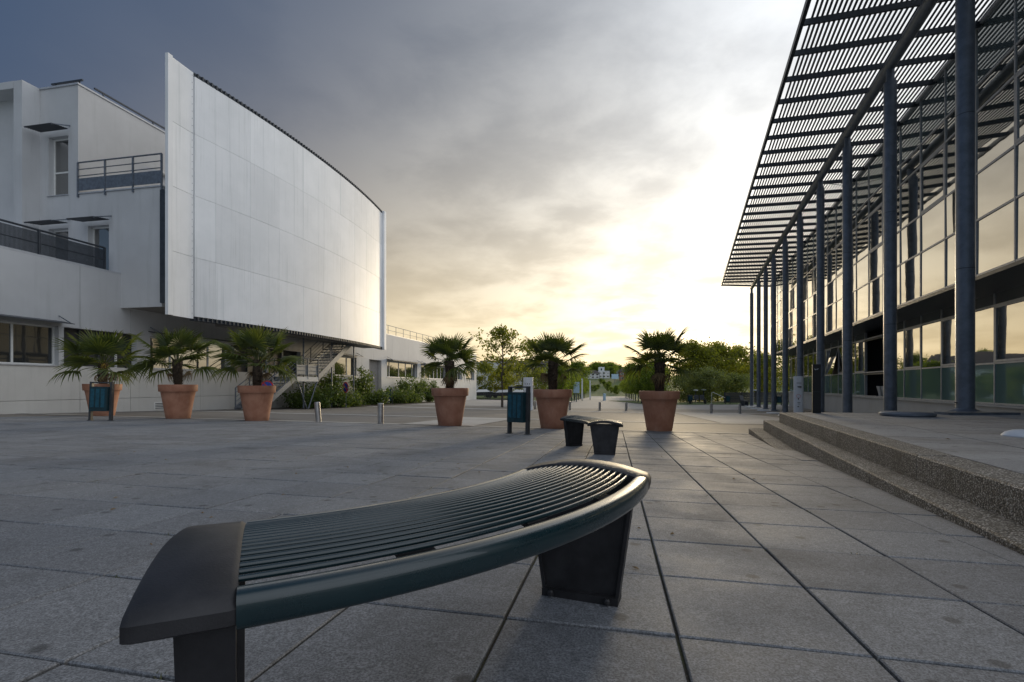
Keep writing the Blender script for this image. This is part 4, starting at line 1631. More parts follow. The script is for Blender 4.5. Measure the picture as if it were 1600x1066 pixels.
bol = None
for (X, Y, tilt, lab) in ((-5.35, 13.8, 0.07, 'near steel bollard leaning slightly, right of the staircase planter'),
                          (-3.5, 13.3, 0.0, 'near upright steel bollard left of the lone planter'),
                          (1.52, 33.0, 0, 'far steel bollard half hidden behind the white totem'),
                          (3.82, 33.0, 0, 'far steel bollard just right of the centre planter'),
                          (5.8, 33.0, 0, 'far steel bollard in the open middle of the avenue'),
                          (7.6, 33.2, 0, 'far steel bollard just left of the rightmost planter'),
                          (11.9, 29.8, 0, 'far steel bollard right of the rightmost planter'),
                          (13.1, 28.7, 0, 'far steel bollard nearest the canopy columns')):
    if bol is None:
        bol = make_bollard(); o = bol
    else:
        o = copy_tree(bol)
    tag(o, lab)
    o.location = (X, Y, gz(X, Y) - 0.012)
    o.rotation_euler = (0, -tilt, 0)

# ------------------------------------------------------------------ totems, discs and small things on the terrace
def disc(name, X, Y, z, prof, m, label, cat, sy=1.0, rz=0.0, group=None):
    o = MB().lathe(prof, 32).build(name, M[m], None, (X, Y, z), smooth=True, auto=40)
    o.scale = (1, sy, 1); o.rotation_euler = (0, 0, rz)
    return tag(o, label, cat, group)


disc('ground_cover', 7.24, 9.15, TZ, [(0.40, 0.0), (0.42, 0.02), (0.42, 0.05), (0.39, 0.075), (0.1, 0.082)], 'galv', 'low round steel cover on the terrace between two columns', 'cover')
disc('uplight_dome', 5.62, 5.5, TZ, [(0.17, 0.0), (0.17, 0.012), (0.14, 0.045), (0.08, 0.07), (0.01, 0.078)], 'white', 'white domed ground light at the right edge of the terrace', 'ground light')
MB().box(-0.68, 0.68, -0.17, 0.17, 0, 0.045).build('steel_plate', M['galv'], None, (8.95, 9.62, TZ + 0.001))
tag(bpy.data.objects['steel_plate'], 'flat dark steel plate lying at the nearest column foot', 'plate')
for k, (X, Y, zb) in enumerate(dome_spots[5:]):
    disc('plinth_disc', X - 0.75, Y - 0.2, zb + 0.0, [(0.42, 0.0), (0.43, 0.03), (0.40, 0.07), (0.1, 0.09)], 'white',
         ORD[k] + ' low white disc from the front beside the far canopy columns', 'ground light', group='white discs by the far columns')

bt = thing('light_totem', 'slim black totem standing on the terrace edge', 'totem', (6.17, 10.12, TZ), math.radians(-25))
MB().box(-0.072, 0.072, -0.06, 0.06, 0, 0.985).build('body', M['black'], bt)
MB().box(-0.074, 0.074, -0.062, 0.062, 0.43, 0.436).build('seam', M['dark_steel'], bt)
mk = MB()
for a, b in (((-0.035, 0.90), (-0.03, 0.875)), ((-0.03, 0.875), (-0.012, 0.875)), ((-0.012, 0.875), (-0.005, 0.89)), ((0.005, 0.878), (0.03, 0.895)), ((0.01, 0.895), (0.032, 0.89))):
    mk.bar((a[0], -0.0615, a[1]), (b[0], -0.0615, b[1]), 0.002, 0.006)
mk.build('emblem', M['white'], bt)


def totem(label, X, Y, w, h, rz, marks):
    t = thing('sign_totem', label, 'sign', (X, Y, gz(X, Y) - 0.02), rz)
    prof = []
    mb = MB()
    n = 14
    vs = [(w / 2 * math.cos(2 * PI * k / n), 0.35 * w * math.sin(2 * PI * k / n), z) for z in (0, h) for k in range(n)]
    mb.add(vs, [(k, (k + 1) % n, n + (k + 1) % n, n + k) for k in range(n)] + [tuple(range(n - 1, -1, -1)), tuple(n + k for k in range(n))])
    mb.build('body', M['white'], t, smooth=True, auto=40)
    m_ = MB()
    for (x0, x1, z0, z1) in marks:
        m_.box(x0 * w, x1 * w, -0.35 * w - 0.006, -0.35 * w * 0.9, z0 * h, z1 * h)
    m_.build('print', M['ink'], t)
    return t


t1 = totem('white sign totem with small print beside the centre planter', 1.02, 31.5, 0.62, 2.08, 0.0,
           [(-0.33, -0.27, .79, .81), (-0.12, -0.04, .785, .815), (0.1, 0.16, .785, .815), (-0.34, 0.22, .715, .722), (-0.1, 0.2, .68, .688),
            (-0.1, 0.25, .51, .52), (-0.1, 0.25, .395, .405), (-0.06, 0.0, .09, .15), (0.02, 0.06, .09, .15), (-0.06, 0.06, .12, .13), (-0.02, 0.06, .07, .08)])
t2 = totem('white sign totem with red ring behind the terrace edge', 8.95, 15.6, 0.27, 1.55, math.radians(-28),
           [(-0.2, 0.3, .86, .868), (-0.1, 0.3, .78, .80), (-0.05, 0.3, .77, .775), (-0.06, 0.04, .53, .56), (-0.1, 0.2, .47, .478), (-0.05, 0.15, .44, .447), (-0.1, 0.05, .38, .40)])
rg = MB()
for k in range(20):
    a, b = 2 * PI * k / 20, 2 * PI * (k + 1) / 20
    rg.bar((0.055 * math.cos(a), -0.099, 0.93 + 0.055 * math.sin(a)), (0.055 * math.cos(b), -0.099, 0.93 + 0.055 * math.sin(b)), 0.006, 0.012, (0, 1, 0))
rg.build('ring', M['red'], t2)
# pale tubs standing in the entrance of the glass building
for k in range(3):
    q = door0 + 0.45 + k * 0.62
    X, Y = R.w(PL_ + 0.42, q)
    o = MB().lathe([(0.20, 0), (0.24, 0.25), (0.31, 0.50), (0.325, 0.52), (0.29, 0.52), (0.25, 0.42)], 4).build('square_tub', M['panelwall'], None, (X, Y, zs0 - 0.002))
    o.rotation_euler = (0, 0, R.rot + PI / 4)
    tag(o, ('nearest', 'middle', 'farthest')[k] + ' of the beige square tubs in the dark entrance', 'tub', 'beige tubs in the entrance')
# ------------------------------------------------------------------ round no-parking signs by the shrubs
def no_parking(label, X, Y, rz, h=1.9, r=0.30):
    t = thing('road_sign', label, 'road sign', (X, Y, gz(X, Y) - 0.02), rz, 'round no parking signs')
    MB().tube([(0, 0.03, 0), (0, 0.03, h + r)], 0.025, 8).build('post', M['rail_steel'], t)
    def cyl(rad, y0, y1, m, nm):
        n = 28
        vs = [(rad * math.cos(2 * PI * k / n), y, h + rad * math.sin(2 * PI * k / n)) for y in (y0, y1) for k in range(n)]
        MB().add(vs, [(k, (k + 1) % n, n + (k + 1) % n, n + k) for k in range(n)] + [tuple(range(n - 1, -1, -1)), tuple(n + k for k in range(n))]).build(nm, M[m], t)
    cyl(r, -0.010, 0.0, 'red', 'rim')
    cyl(r * 0.78, -0.014, -0.0102, 'blue', 'face')
    d = r * 0.55
    MB().bar((-d, -0.016, h + d), (d, -0.016, h - d), 0.003, r * 0.18, (1, 0, 1)).build('stripe', M['red'], t)
    return t


X, Y = L.w(-15.6, 22.6)
no_parking('round red and blue no parking sign peeping over the staircase planter', *L.w(-15.4, L.along(-15.4, 417.5)), math.radians(10), h=1.13, r=0.27)
no_parking('round red and blue no parking sign among the shrubs', *L.w(-16.0, L.along(-16.0, 540)), math.radians(-42), h=1.25, r=0.33)
# small dark green post bin by the wall
X, Y = L.w(-17.6, L.along(-17.6, 607))
gb = thing('post_bin', 'small dark green post bin at the corner of the far wing', 'litter bin', (X, Y, gz(X, Y) - 0.02), 0.2)
MB().box(-0.22, 0.22, -0.16, 0.16, 0.25, 1.15).build('body', M['bin_teal'], gb)
MB().bar((0.3, 0, 0), (0.3, 0, 1.2), 0.06, 0.06).build('post', M['bin_post'], gb)
MB().box(-0.2, 0.32, -0.03, 0.03, 1.151, 1.19).build('bracket', M['bin_post'], gb)

# ================================================================== VEGETATION
def leaves(centres, n_each, sigma, size, seed, flat=0.35, up=0.4):
    """numpy arrays of small pointed leaf quads gathered round the centres"""
    g = np.random.default_rng(seed)
    c = np.repeat(np.asarray(centres, float), n_each, axis=0)
    n = len(c)
    pos = c + g.normal(0, 1, (n, 3)) * np.array([sigma, sigma, sigma * 0.75])
    d = g.normal(0, 1, (n, 3)); d[:, 2] -= flat
    d /= np.linalg.norm(d, axis=1)[:, None]
    nn = g.normal(0, 1, (n, 3)); nn[:, 2] += up
    s = np.cross(d, nn); s /= np.linalg.norm(s, axis=1)[:, None] + 1e-9
    l = size * g.uniform(0.6, 1.25, n)[:, None]
    v = np.stack([pos, pos + d * l * 0.5 + s * l * 0.30, pos + d * l, pos + d * l * 0.5 - s * l * 0.30], axis=1).reshape(-1, 3)
    return v


def leaf_object(name, v, material):
    me = bpy.data.meshes.new(name)
    n = len(v) // 4
    me.vertices.add(4 * n); me.loops.add(4 * n); me.polygons.add(n)
    me.vertices.foreach_set('co', v.astype(np.float32).ravel())
    me.loops.foreach_set('vertex_index', np.arange(4 * n, dtype=np.int32))
    me.polygons.foreach_set('loop_start', np.arange(0, 4 * n, 4, dtype=np.int32))
    me.materials.append(material)
    me.update(calc_edges=True)
    return me


def tree_meshes(seed, h, bole, cr, nb, per, leaf, n_each, sig, material, profile=None, trunk_r=None):
    """tapered trunk with limbs and twigs, leaf clusters on the twigs -> (wood mesh, leaf mesh)"""
    r = random.Random(seed)
    wood = MB()
    tr = trunk_r or h * 0.013
    wob = [(r.uniform(-1, 1) * h * 0.008, r.uniform(-1, 1) * h * 0.008) for _ in range(9)]
    tp = [(wob[i][0] * (i > 0), wob[i][1] * (i > 0), h * 0.95 * i / 8) for i in range(9)]
    wood.tube(tp, tr, 8, rs=[tr * (1.15 - 0.95 * i / 8) for i in range(9)])
    cents = []
    prof = profile or (lambda t: math.sin(PI * min(1, max(0.03, t)) ** 0.75))
    for k in range(nb):
        t = (k + r.uniform(0.1, 0.9)) / nb
        z = bole + (h * 0.93 - bole) * t
        az = k * 2.4 + r.uniform(-0.5, 0.5)
        ln = cr * max(0.18, prof(t)) * r.uniform(0.7, 1.15)
        el_ = 0.25 + 0.8 * t + r.uniform(-0.2, 0.2)
        d = Vector((math.cos(az) * math.cos(el_), math.sin(az) * math.cos(el_), math.sin(el_)))
        a = Vector((0, 0, z * 0.93))
        mid = a + d * ln * 0.55 + Vector((0, 0, 0.05 * ln))
        end = a + d * ln + Vector((r.uniform(-.1, .1), r.uniform(-.1, .1), 0)) * ln
        br = tr * 0.42 * (1 - 0.6 * t)
        wood.tube([a, mid, end], br, 5, rs=[br, br * 0.6, br * 0.22])
        for j in range(per):
            u = r.uniform(0.35, 1.0)
            s0 = a + (mid - a) * (u / 0.55) if u < 0.55 else mid + (end - mid) * ((u - 0.55) / 0.45)
            dd = (d + Vector((r.gauss(0, 0.8), r.gauss(0, 0.8), r.gauss(0, 0.6)))).normalized()
            e2 = s0 + dd * ln * r.uniform(0.18, 0.5)
            wood.tube([s0, e2], br * 0.3, 4, rs=[br * 0.3, br * 0.12], caps=False)
            cents.append(tuple(e2)); cents.append(tuple(s0 + (e2 - s0) * 0.55))
        cents.append(tuple(end))
    v = leaves(cents, n_each, sig, leaf, seed + 100)
    return wood.mesh('trunk', M['bark']), leaf_object('crown', v, M[material])


def plant(name, label, cat, meshes, X, Y, rz=0.0, s=1.0, group=None, z=None, sz=None):
    t = thing(name, label, cat, (X, Y, (gz(X, Y) if z is None else z) - 0.05), rz, group)
    t.scale = (s, s, sz or s)
    link('trunk', meshes[0], t)
    link('crown', meshes[1], t)
    return t


# young open tree left of the centre, and its neighbour
ty = [tree_meshes(5, 6.5, 1.9, 2.0, 18, 5, 0.21, 10, 0.20, 'leaf_young'), tree_meshes(6, 6.0, 1.7, 2.1, 16, 5, 0.21, 10, 0.22, 'leaf_young')]
plant('young_tree', 'slender young tree with airy crown in the forecourt, left of the centre bin', 'tree', ty[0], -0.72, 36.5, 0.4)
plant('young_tree', 'young tree partly hidden behind the centre palm', 'tree', ty[1], 1.75, 42.0, 2.0)
# avenue trees
ta = [tree_meshes(20 + k, 5.2, 1.55, 2.05, 20, 7, 0.23, 22, 0.34, 'leaf_mid') for k in range(3)]
k = 0
AV = (52, 59, 66, 74, 83, 93, 104, 116)
for Yr in AV:
    for side in (-1, 1):
        X = 0.186 * Yr + side * 5.0
        plant('avenue_tree', ORD[AV.index(Yr)] + ' tree from the front in the ' + ('left' if side < 0 else 'right') + ' row lining the far walk', 'tree', ta[k % 3], X, Yr, 1.3 * k, random.uniform(0.70, 0.82),
              'left row of avenue trees' if side < 0 else 'right row of avenue trees')
        k += 1
# wood on the right behind the park
tw_ = [tree_meshes(40, 8.0, 1.6, 3.5, 24, 8, 0.29, 13, 0.40, 'leaf_dark'), tree_meshes(41, 7.0, 0.6, 3.2, 28, 9, 0.28, 15, 0.42, 'leaf_dark'),
       tree_meshes(42, 5.0, 0.4, 2.8, 26, 9, 0.24, 16, 0.36, 'leaf_grey')]
wood_spots = [(19.0, 68, 0, 0.72, 'light feathery tree right of the rightmost palm'), (22.5, 63, 0, 0.98, 'tall spreading tree crowning the park wood'),
              (24.0, 64, 1, 1.0, 'dense dark tree in the middle of the park wood'), (27.2, 66, 1, 1.12, 'pointed dark tree left of the canopy columns'),
              (30.5, 68, 0, 0.95, 'dark tree behind the first canopy columns'), (35.0, 70, 1, 0.95, 'dark tree seen between the far canopy columns'),
              (39.5, 70, 0, 0.9, 'dark tree beside the far corner of the glass building'), (44.0, 72, 1, 0.9, 'dark tree past the far corner of the glass building'),
              (20.0, 58, 2, 0.62, 'grey green bushy tree at the left of the park'), (23.0, 58, 2, 0.78, 'grey green bushy tree behind the park benches'),
              (26.4, 59, 2, 0.66, 'small grey green tree right of the park benches')]
for i, (X, Y, v, s, lab) in enumerate(wood_spots):
    plant('park_tree', lab, 'tree', tw_[v], X, Y, 1.9 * i, s, 'trees of the park wood')
# trees left behind the parked cars
for i, (X, Y, s, lab) in enumerate(((-5.0, 92, 1.15, 'dark green tree behind the parked cars'), (-1.8, 95, 1.2, 'dark green tree behind the young tree'),
                                    (1.8, 90, 1.1, 'green tree behind the white totem'), (5.0, 96, 1.1, 'green tree behind the centre palm trunk'), (-9.5, 98, 1.0, 'dark tree beyond the corner of the far wing'))):
    plant('park_tree', lab, 'tree', tw_[1] if i % 2 else tw_[0], X, Y, 2.2 * i, s * 0.72, 'trees behind the car park')
# distant hillside
far_m = [tree_meshes(70, 9, 1.0, 4.2, 20, 6, 0.55, 20, 0.7, 'leaf_mid'), tree_meshes(71, 8, 1.0, 4.0, 20, 6, 0.55, 20, 0.7, 'leaf_red')]
rf = random.Random(5)
for i in range(74):
    Y = rf.uniform(190, 380)
    X = rf.uniform(-0.12, 0.62) * Y
    if i >= 44:
        Y = rf.uniform(300, 400); X = rf.uniform(0.10, 0.27) * Y
    if 0.15 < X / Y < 0.22 and Y < 296:
        X += 0.08 * Y
    red = i in (4, 9)
    plant('hill_tree', 'copper leaved tree on the distant hill' if red else 'distant green tree on the hillside at the end of the walk', 'tree', far_m[1 if red else 0], X, Y, rf.uniform(0, 6), rf.uniform(0.7, 1.15),
          'copper trees on the hill' if red else 'trees on the distant hillside')

for i in range(26):
    Y = rf.uniform(135, 250)
    X = (0.186 + rf.uniform(-0.06, 0.06)) * Y
    plant('hill_bush', 'distant bush on the slope beyond the end of the walk', 'bush', far_m[0], X, Y, rf.uniform(0, 6), rf.uniform(0.16, 0.34), 'bushes on the distant slope')
# shrubs along the left wall
def shrub_mesh(seed, h, rad, n, leaf=0.16, m='leaf_shrub', stems=9, each=20):
    r = random.Random(seed)
    wood = MB(); c = []
    for k in range(stems):
        az = 2 * PI * k / stems + r.uniform(-.3, .3)
        hh = h * r.uniform(0.55, 1.0)
        ln = rad * r.uniform(0.35, 1.0)
        pts = [(0.06 * math.cos(az), 0.06 * math.sin(az), 0), (ln * 0.45 * math.cos(az), ln * 0.45 * math.sin(az), hh * 0.5), (ln * math.cos(az), ln * math.sin(az), hh)]
        wood.tube(pts, 0.02, 5, rs=[0.022, 0.014, 0.006])
        for j in range(n):
            t = r.uniform(0.12, 1.0)
            b = Vector(pts[0]).lerp(Vector(pts[1]), t * 2) if t < 0.5 else Vector(pts[1]).lerp(Vector(pts[2]), t * 2 - 1)
            c.append(tuple(b + Vector((r.gauss(0, .16), r.gauss(0, .16), r.gauss(0, .10))) * rad))
    return wood.mesh('stems', M['bark']), leaf_object('foliage', leaves(c, each, 0.11 * rad + 0.04, leaf, seed), M[m])


sh = [shrub_mesh(1, 2.3, 0.95, 14), shrub_mesh(2, 2.6, 0.85, 13), shrub_mesh(3, 1.15, 1.25, 13, 0.13), shrub_mesh(4, 0.8, 0.9, 12, 0.12)]
shrubs = [(-17.3, 475, 3, 1.2, 'low shrub under the staircase landing'), (-16.9, 497, 2, 1.1, 'spreading dark shrub right of the stair struts'),
          (-17.6, 516, 0, 1.05, 'tall leafy shrub left of the no parking sign'), (-16.6, 528, 2, 1.0, 'low spreading shrub below the no parking sign'),
          (-16.9, 550, 3, 1.1, 'small shrub right of the no parking sign'), (-17.5, 566, 1, 1.05, 'tall loose shrub beside the recessed doorway'),
          (-17.4, 585, 3, 1.4, 'round shrub in front of the doorway'), (-17.3, 622, 2, 1.1, 'low shrub right of the small green bin'),
          (-17.6, 634, 1, 0.95, 'slim tall shrub before the far wing windows'), (-17.3, 652, 0, 1.0, 'bushy shrub before the far wing'),
          (-17.3, 671, 0, 1.05, 'shrub just left of the lone planter'), (-17.2, 640, 3, 1.3, 'low reddish brown shrub before the far wing')]
for i, (p, px, v, s, lab) in enumerate(shrubs):
    X, Y = L.w(p, L.along(p, px))
    t = thing('shrub', lab, 'shrub', (X, Y, gz(X, Y) - 0.03), 1.7 * i, 'shrubs along the white wall')
    t.scale = (s, s, s)
    link('stems', sh[v][0], t); link('foliage', sh[v][1], t)
# planted strip under the shrubs
X0 = L.along(-16.9, 462)
bedp = sheet('planting_bed', lquad(-18.48, -16.3, X0, L.along(-16.9, 690)), 6, 40, M['soil'], 0.02)
tag(bedp, kind='structure')

# ================================================================== FAR THINGS
# lawn strips
lawn = sheet('lawn', lambda u, v: (-16 + 17 * u, 76 + 30 * v), 10, 10, M['grass'], 0.02); tag(lawn, kind='structure')
lawn2 = sheet('lawn', lambda u, v: (13.2 + 40 * u, 47 + 0.15 * 40 * u + 22 * v), 20, 12, M['grass'], 0.02); tag(lawn2, kind='structure')


def car(label, X, Y, rz, m):
    c = thing('parked_car', label, 'car', (X, Y, gz(X, Y) + 0.03), rz, 'cars parked beyond the lawn')
    prof = [(-2.1, 0.35), (-2.12, 0.75), (-1.5, 0.92), (-0.75, 1.42), (0.85, 1.46), (1.55, 1.0), (2.1, 0.88), (2.15, 0.4)]
    mb = MB()
    n = len(prof)
    vs = [(x, y * (0.80 if z > 1.2 else 1.0), z) for y in (-0.86, 0.86) for (x, z) in prof]
    mb.add(vs, [tuple(range(n)), tuple(2 * n - 1 - k for k in range(n))] + [(k, n + k, n + (k + 1) % n, (k + 1) % n) for k in range(n)])
    mb.build('body', M[m], c)
    for s in (-1, 1):
        wv = [(-1.25, 0.95), (-0.68, 1.36), (0.78, 1.39), (1.3, 1.02)]
        vs = [(x, s * (0.875 if z < 1.2 else 0.735), z) for (x, z) in wv] + [(x, s * (0.85 if z < 1.2 else 0.70), z) for (x, z) in wv]
        MB().add(vs, [(0, 1, 2, 3), (7, 6, 5, 4), (0, 4, 5, 1), (1, 5, 6, 2), (2, 6, 7, 3), (3, 7, 4, 0)]).build('side_window', M['glass_dark'], c)
        for x in (-1.3, 1.35):
            w = MB()
            nn = 16
            v2 = [(x + 0.32 * math.cos(2 * PI * k / nn), y, 0.32 + 0.32 * math.sin(2 * PI * k / nn)) for y in (s * 0.70, s * 0.90) for k in range(nn)]
            w.add(v2, [(k, (k + 1) % nn, nn + (k + 1) % nn, nn + k) for k in range(nn)] + [tuple(range(nn - 1, -1, -1)), tuple(nn + k for k in range(nn))])
            w.build('wheel', M['tyre'], c)
    return c


car('dark parked car left of the young tree trunk', -5.2, 84, 0.3, 'car')
car('dark parked car right behind the young tree trunk', -1.6, 86, 0.1, 'car')
car('white parked car behind the centre litter bin', 1.2, 88, 0.15, 'car_white')


def house(name, label, X, Y, w, d, h, rz, wallm='house', roof=None, nx=4, nz=2):
    b = thing(name, label, 'building', (X, Y, gz(X, Y) - 0.5), rz)
    MB().box(-w / 2, w / 2, 0, d, 0, h).build('wall', M[wallm], b)
    if roof:
        MB().add([(-w / 2 - .4, -.4, h + .002), (w / 2 + .4, -.4, h + .002), (w / 2 + .4, d + .4, h + .002), (-w / 2 - .4, d + .4, h + .002), (-w / 2 + 1.5, d / 2, h + roof), (w / 2 - 1.5, d / 2, h + roof)],
                 [(3, 2, 1, 0), (0, 1, 5, 4), (2, 3, 4, 5), (1, 2, 5), (3, 0, 4)]).build('roof', M['roof_tile'], b)
    else:
        MB().box(-w / 2 - .1, w / 2 + .1, -.1, d + .1, h + .002, h + 0.3).build('roof', M['alu'], b)
    for i in range(nx):
        for j in range(nz):
            x = -w / 2 + w * (i + 0.5) / nx
            z = 0.5 + (h - 0.5) * (j + 0.5) / nz
            wn = MB().box(x - w / nx * 0.28, x + w / nx * 0.28, -0.06, -0.002, z - h / nz * 0.22, z + h / nz * 0.22).build('window', M['white_frame'], b)
            MB().box(x - w / nx * 0.23, x + w / nx * 0.23, -0.075, -0.061, z - h / nz * 0.18, z + h / nz * 0.18).build('pane', M['glass_dark'], wn)
    return b


house('apartment_block', 'pale block just beyond the corner of the far wing', -8.5, 135, 13, 10, 8.8, 0.1, nx=5, nz=3)
house('long_house', 'long low house with dark hipped roof behind the young tree', 2.0, 150, 26, 12, 7.2, 0.05, roof=3.2, nx=7)
house('hill_house', 'white box house on the hill at the end of the walk', 55.0, 298, 7, 6, 4.5, 0.2, nx=3)
house('hill_house', 'white house with blank gable, highest on the hill', 80, 372, 10, 8, 5.5, 0.2, nx=3)
house('hill_house', 'brick house at the right end of the walk', 60.5, 262, 8, 8, 5.0, -0.2, 'brick', roof=2.6, nx=3)
house('hill_house', 'low pale house left on the hill, under the trees', 47, 290, 8, 7, 3.4, 0.1, roof=2.0, nx=3)
house('tower_block', 'pale distant tower block between the far columns', 330, 640, 20, 16, 34, 0.3, nx=4, nz=10)
# white billboard on the hill
bb = thing('billboard', 'white roadside board with green emblem at the end of the walk', 'sign', (46.2, 258, gz(46.2, 258)), 0.15)
MB().box(-1.6, 1.6, -0.1, 0.1, 4.6, 7.0).build('board', M['white'], bb)
for x in (-1.0, 1.0):
    MB().bar((x, 0.2, 0), (x, 0.2, 5), 0.2, 0.25).build('post', M['rail_steel'], bb)
MB().box(-0.35, 0.35, -0.16, -0.101, 5.3, 6.3).build('emblem', M['bin_teal'], bb)
bb2 = thing('billboard', 'small pale blue board below the large white one', 'sign', (49.5, 240, gz(49.5, 240)), 0.1)
MB().box(-1.7, 1.7, -0.1, 0.1, 1.6, 3.9).build('board', M['pale_blue'], bb2)
MB().bar((0, 0.15, 0), (0, 0.15, 2), 0.2, 0.2).build('post', M['rail_steel'], bb2)

# posts and banners along the walk
for i, (px, Y, h, m, lab) in enumerate(((900.5, 60, 2.4, 'pale_blue', 'pale blue banner post at the left of the walk'), (909.5, 66, 3.0, 'white', 'white post second on the left of the walk'),
                                        (922, 74, 2.9, 'white', 'thin white post farther along the left of the walk'))):
    X = (px - 800) / FPX * Y
    t = thing('banner_post', lab, 'post', (X, Y, gz(X, Y)), 0.0, 'posts along the walk')
    MB().bar((0, 0, 0), (0, 0, h), 0.09, 0.09).build('pole', M['rail_steel'], t)
    w = 0.36 if i == 0 else 0.1
    MB().box(-w, w, -0.08, -0.05, h * (0.45 if i == 0 else 0.1), h).build('banner', M[m], t)
X, Y = (944.5 - 800) / FPX * 70, 70
o = MB().lathe([(0.2, 0), (0.2, 0.95), (0.17, 1.0)], 18).build('advert_column', M['pale_blue'], None, (X, Y, gz(X, Y)), smooth=True, auto=40)
tag(o, 'pale blue round column at the end of the walk', 'column')
for i in range(10):
    for side in (-1, 1):
        Y = 48 + i * 5.2
        X = 0.186 * Y + side * 3.9
        t = MB().bar((0, 0, 0), (0, 0, 0.9), 0.09, 0.09).add([(-.06, -.06, .9), (.06, -.06, .9), (.06, .06, .9), (-.06, .06, .9), (0, 0, .96)], [(0, 1, 4), (1, 2, 4), (2, 3, 4), (3, 0, 4)]).build('walk_post', M['dark_steel'], None, (X, Y, gz(X, Y) - 0.01))
        tag(t, ORD[i] + ' short dark post from the front edging the ' + ('left' if side < 0 else 'right') + ' side of the far walk', 'post', 'dark posts on the ' + ('left' if side < 0 else 'right'))


# park: lamps, seats, bins, handrail, fence
def lamp(label, px, Y, h):
    X = (px - 800) / FPX * Y
    t = thing('park_lamp', label, 'lamp', (X, Y, gz(X, Y)), 0, 'mushroom park lamps')
    MB().tube([(0, 0, 0), (0, 0, h - 0.2)], 0.045, 8).build('pole', M['dark_steel'], t)
    MB().lathe([(0.05, h - 0.25), (0.10, h - 0.15), (0.10, h - 0.10)], 14).build('lantern', M['bin_post'], t, smooth=True, auto=40)
    MB().lathe([(0.05, h - 0.10), (0.20, h - 0.04), (0.29, h + 0.03), (0.25, h + 0.06), (0.04, h + 0.08)], 18).build('shade', M['white'], t, smooth=True, auto=40)


lamp('left one of the mushroom lamps in the park', 1072, 60, 1.3)
lamp('middle one of the mushroom lamps in the park, broadest shade', 1087, 56, 1.4)
lamp('right one of the mushroom lamps by the park benches', 1099.5, 57, 1.45)
lamp('mushroom lamp seen between the far canopy columns', 1181, 54, 1.4)


def park_seat(label, px, Y, rz, n):
    X = (px - 800) / FPX * Y
    t = thing('park_bench', label, 'bench', (X, Y, gz(X, Y)), rz)
    MB().box(-0.3 * n, 0.3 * n, -0.02, 0.02, 0.36, 0.42).build('beam', M['dark_steel'], t)
    for s in (-1, 1):
        MB().box(0.27 * n * s - 0.04, 0.27 * n * s + 0.04, -0.2, 0.2, 0, 0.36).build('leg', M['dark_steel'], t)
    for k in range(n):
        x = -0.3 * n + 0.6 * (k + 0.5)
        MB().box(x - 0.25, x + 0.25, -0.25, 0.22, 0.42, 0.46).build('seat', M['dark_steel'], t)
        MB().bar((x, 0.22, 0.47), (x, 0.34, 0.92), 0.5, 0.03, (0, 1, 0)).build('backrest', M['dark_steel'], t)


park_seat('row of three dark park seats below the lamps', 1090, 51, 0.1, 3)
park_seat('dark park seat left of the canopy columns', 1163, 45, 0.5, 1)
pb = copy_tree(bin1)
tag(pb, 'teal park bin at the foot of the sloping handrail')
X, Y = (1137 - 800) / FPX * 50, 50
pb.matrix_basis = Matrix.Translation((X, Y, gz(X, Y)))
pb2 = copy_tree(pb); tag(pb2, 'teal park bin left of the row of park seats')
X, Y = (1078 - 800) / FPX * 51, 51
pb2.matrix_basis = Matrix.Translation((X, Y, gz(X, Y))) @ Matrix.Scale(0.95, 4)
pb3 = copy_tree(pb); tag(pb3, 'teal park bin seen between the far canopy columns')
X, Y = (1217 - 800) / FPX * 46, 46
pb3.matrix_basis = Matrix.Translation((X, Y, gz(X, Y)))
hr = thing('handrail', 'pale sloping handrail leading down to the park bin', 'handrail', ((1112 - 800) / FPX * 51, 51, gz(20, 51)), 0)
MB().tube([(0, 0, 0.62), (0, 0, 1.15), (0.12, 0, 1.2), (1.45, 0, 0.6)], 0.03, 8).build('rail', M['white_frame'], hr)
MB().tube([(0, 0, 0), (0, 0, 1.15)], 0.025, 8).build('post', M['white_frame'], hr)
MB().tube([(1.42, 0, 0), (1.42, 0, 0.62)], 0.025, 8).build('post', M['white_frame'], hr)
fn = thing('park_fence', 'dark slatted fence behind the canopy columns', 'fence', (23.2, 54.5, gz(23.2, 54.5)), 0.10)
fn.scale = (1, 1, 0.8)
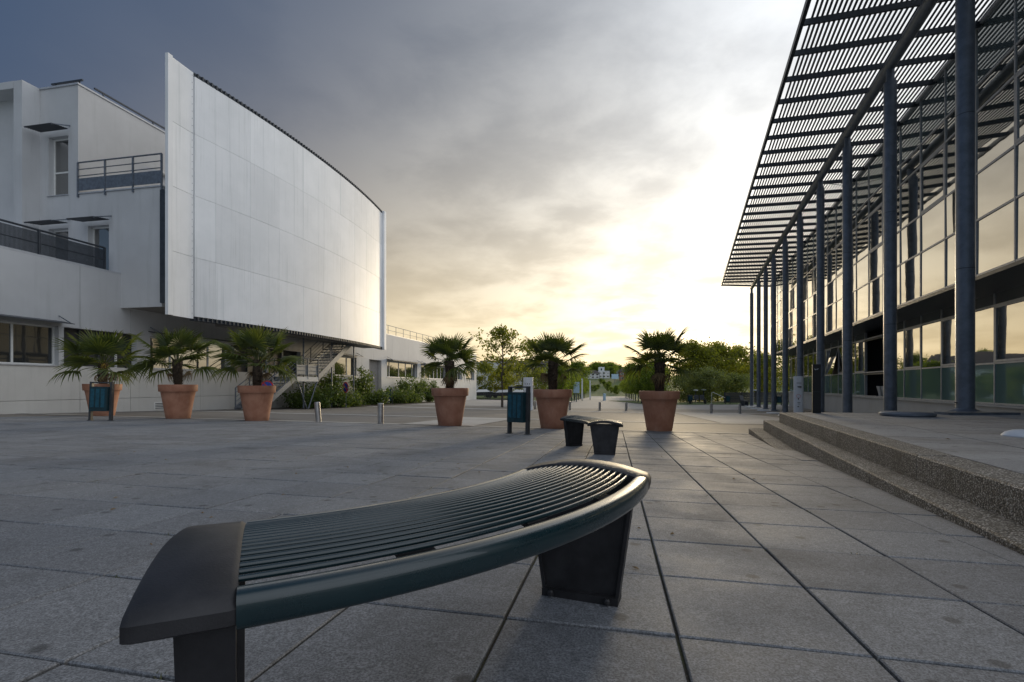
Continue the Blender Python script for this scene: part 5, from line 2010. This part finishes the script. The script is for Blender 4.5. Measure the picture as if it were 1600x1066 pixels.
for k in range(9):
    MB().box(2.0 * k - 0.05, 2.0 * k + 0.05, -0.05, 0.05, 0, 1.5).build('post', M['dark_steel'], fn)
    if k < 8:
        for j in range(6):
            MB().box(2.0 * k + 0.055, 2.0 * k + 1.945, -0.015, 0.015, 0.08 + 0.235 * j, 0.295 + 0.235 * j).build('slat', M['dark_panel'], fn)
# bicycle barrier and bin at the end of the far wing
X, Y = L.w(-18.0, L.along(-18.0, 756))
br_ = thing('bike_rack', 'dark tubular barrier at the end of the far wing', 'barrier', (X, Y, gz(X, Y)), L.rot + 1.2)
for k in range(4):
    MB().tube([(k * 0.45, 0, 0), (k * 0.45, 0, 1.0), (k * 0.45 + 0.3, 0, 1.0), (k * 0.45 + 0.3, 0, 0)], 0.03, 6).build('hoop', M['dark_steel'], br_)

# ------------------------------------------------------------------ fallen leaves on the paving
rl = random.Random(21)
for k in range(46):
    Y = rl.uniform(1.6, 9.0)
    X = rl.uniform(-0.85, 0.5) * Y
    if R.loc(X, Y)[0] > 1.3:
        continue
    s = rl.uniform(0.010, 0.022)
    mb = MB().add([(-s, 0, 0.002), (0, s * 0.5, 0.006), (s * 1.2, 0, 0.003), (0, -s * 0.5, 0.005), (s * 0.2, 0, 0.010)], [(0, 3, 4), (3, 2, 4), (2, 1, 4), (1, 0, 4)])
    o = mb.build('fallen_leaf', M['dead_leaf'], None, (X, Y, gz(X, Y) + 0.001))
    o.rotation_euler = (0, 0, rl.uniform(0, 6))
    tag(o, 'small dry leaf lying on the grey paving', 'leaf', 'dry leaves on the paving')
for (p, q) in ((2.6, 4.4), (3.1, 4.9), (3.9, 5.6), (2.5, 6.4), (4.4, 6.9)):
    X, Y = R.w(p, q)
    s = 0.03
    o = MB().add([(-s, 0, 0.002), (0, s * 0.5, 0.008), (s * 1.2, 0, 0.003), (0, -s * 0.5, 0.006), (s * 0.2, 0, 0.014)], [(0, 3, 4), (3, 2, 4), (2, 1, 4), (1, 0, 4)]).build('fallen_leaf', M['dead_leaf'], None, (X, Y, TZ + 0.001))
    o.rotation_euler = (0, 0, p * 7)
    tag(o, 'small dry leaf lying on the raised terrace', 'leaf', 'dry leaves on the terrace')
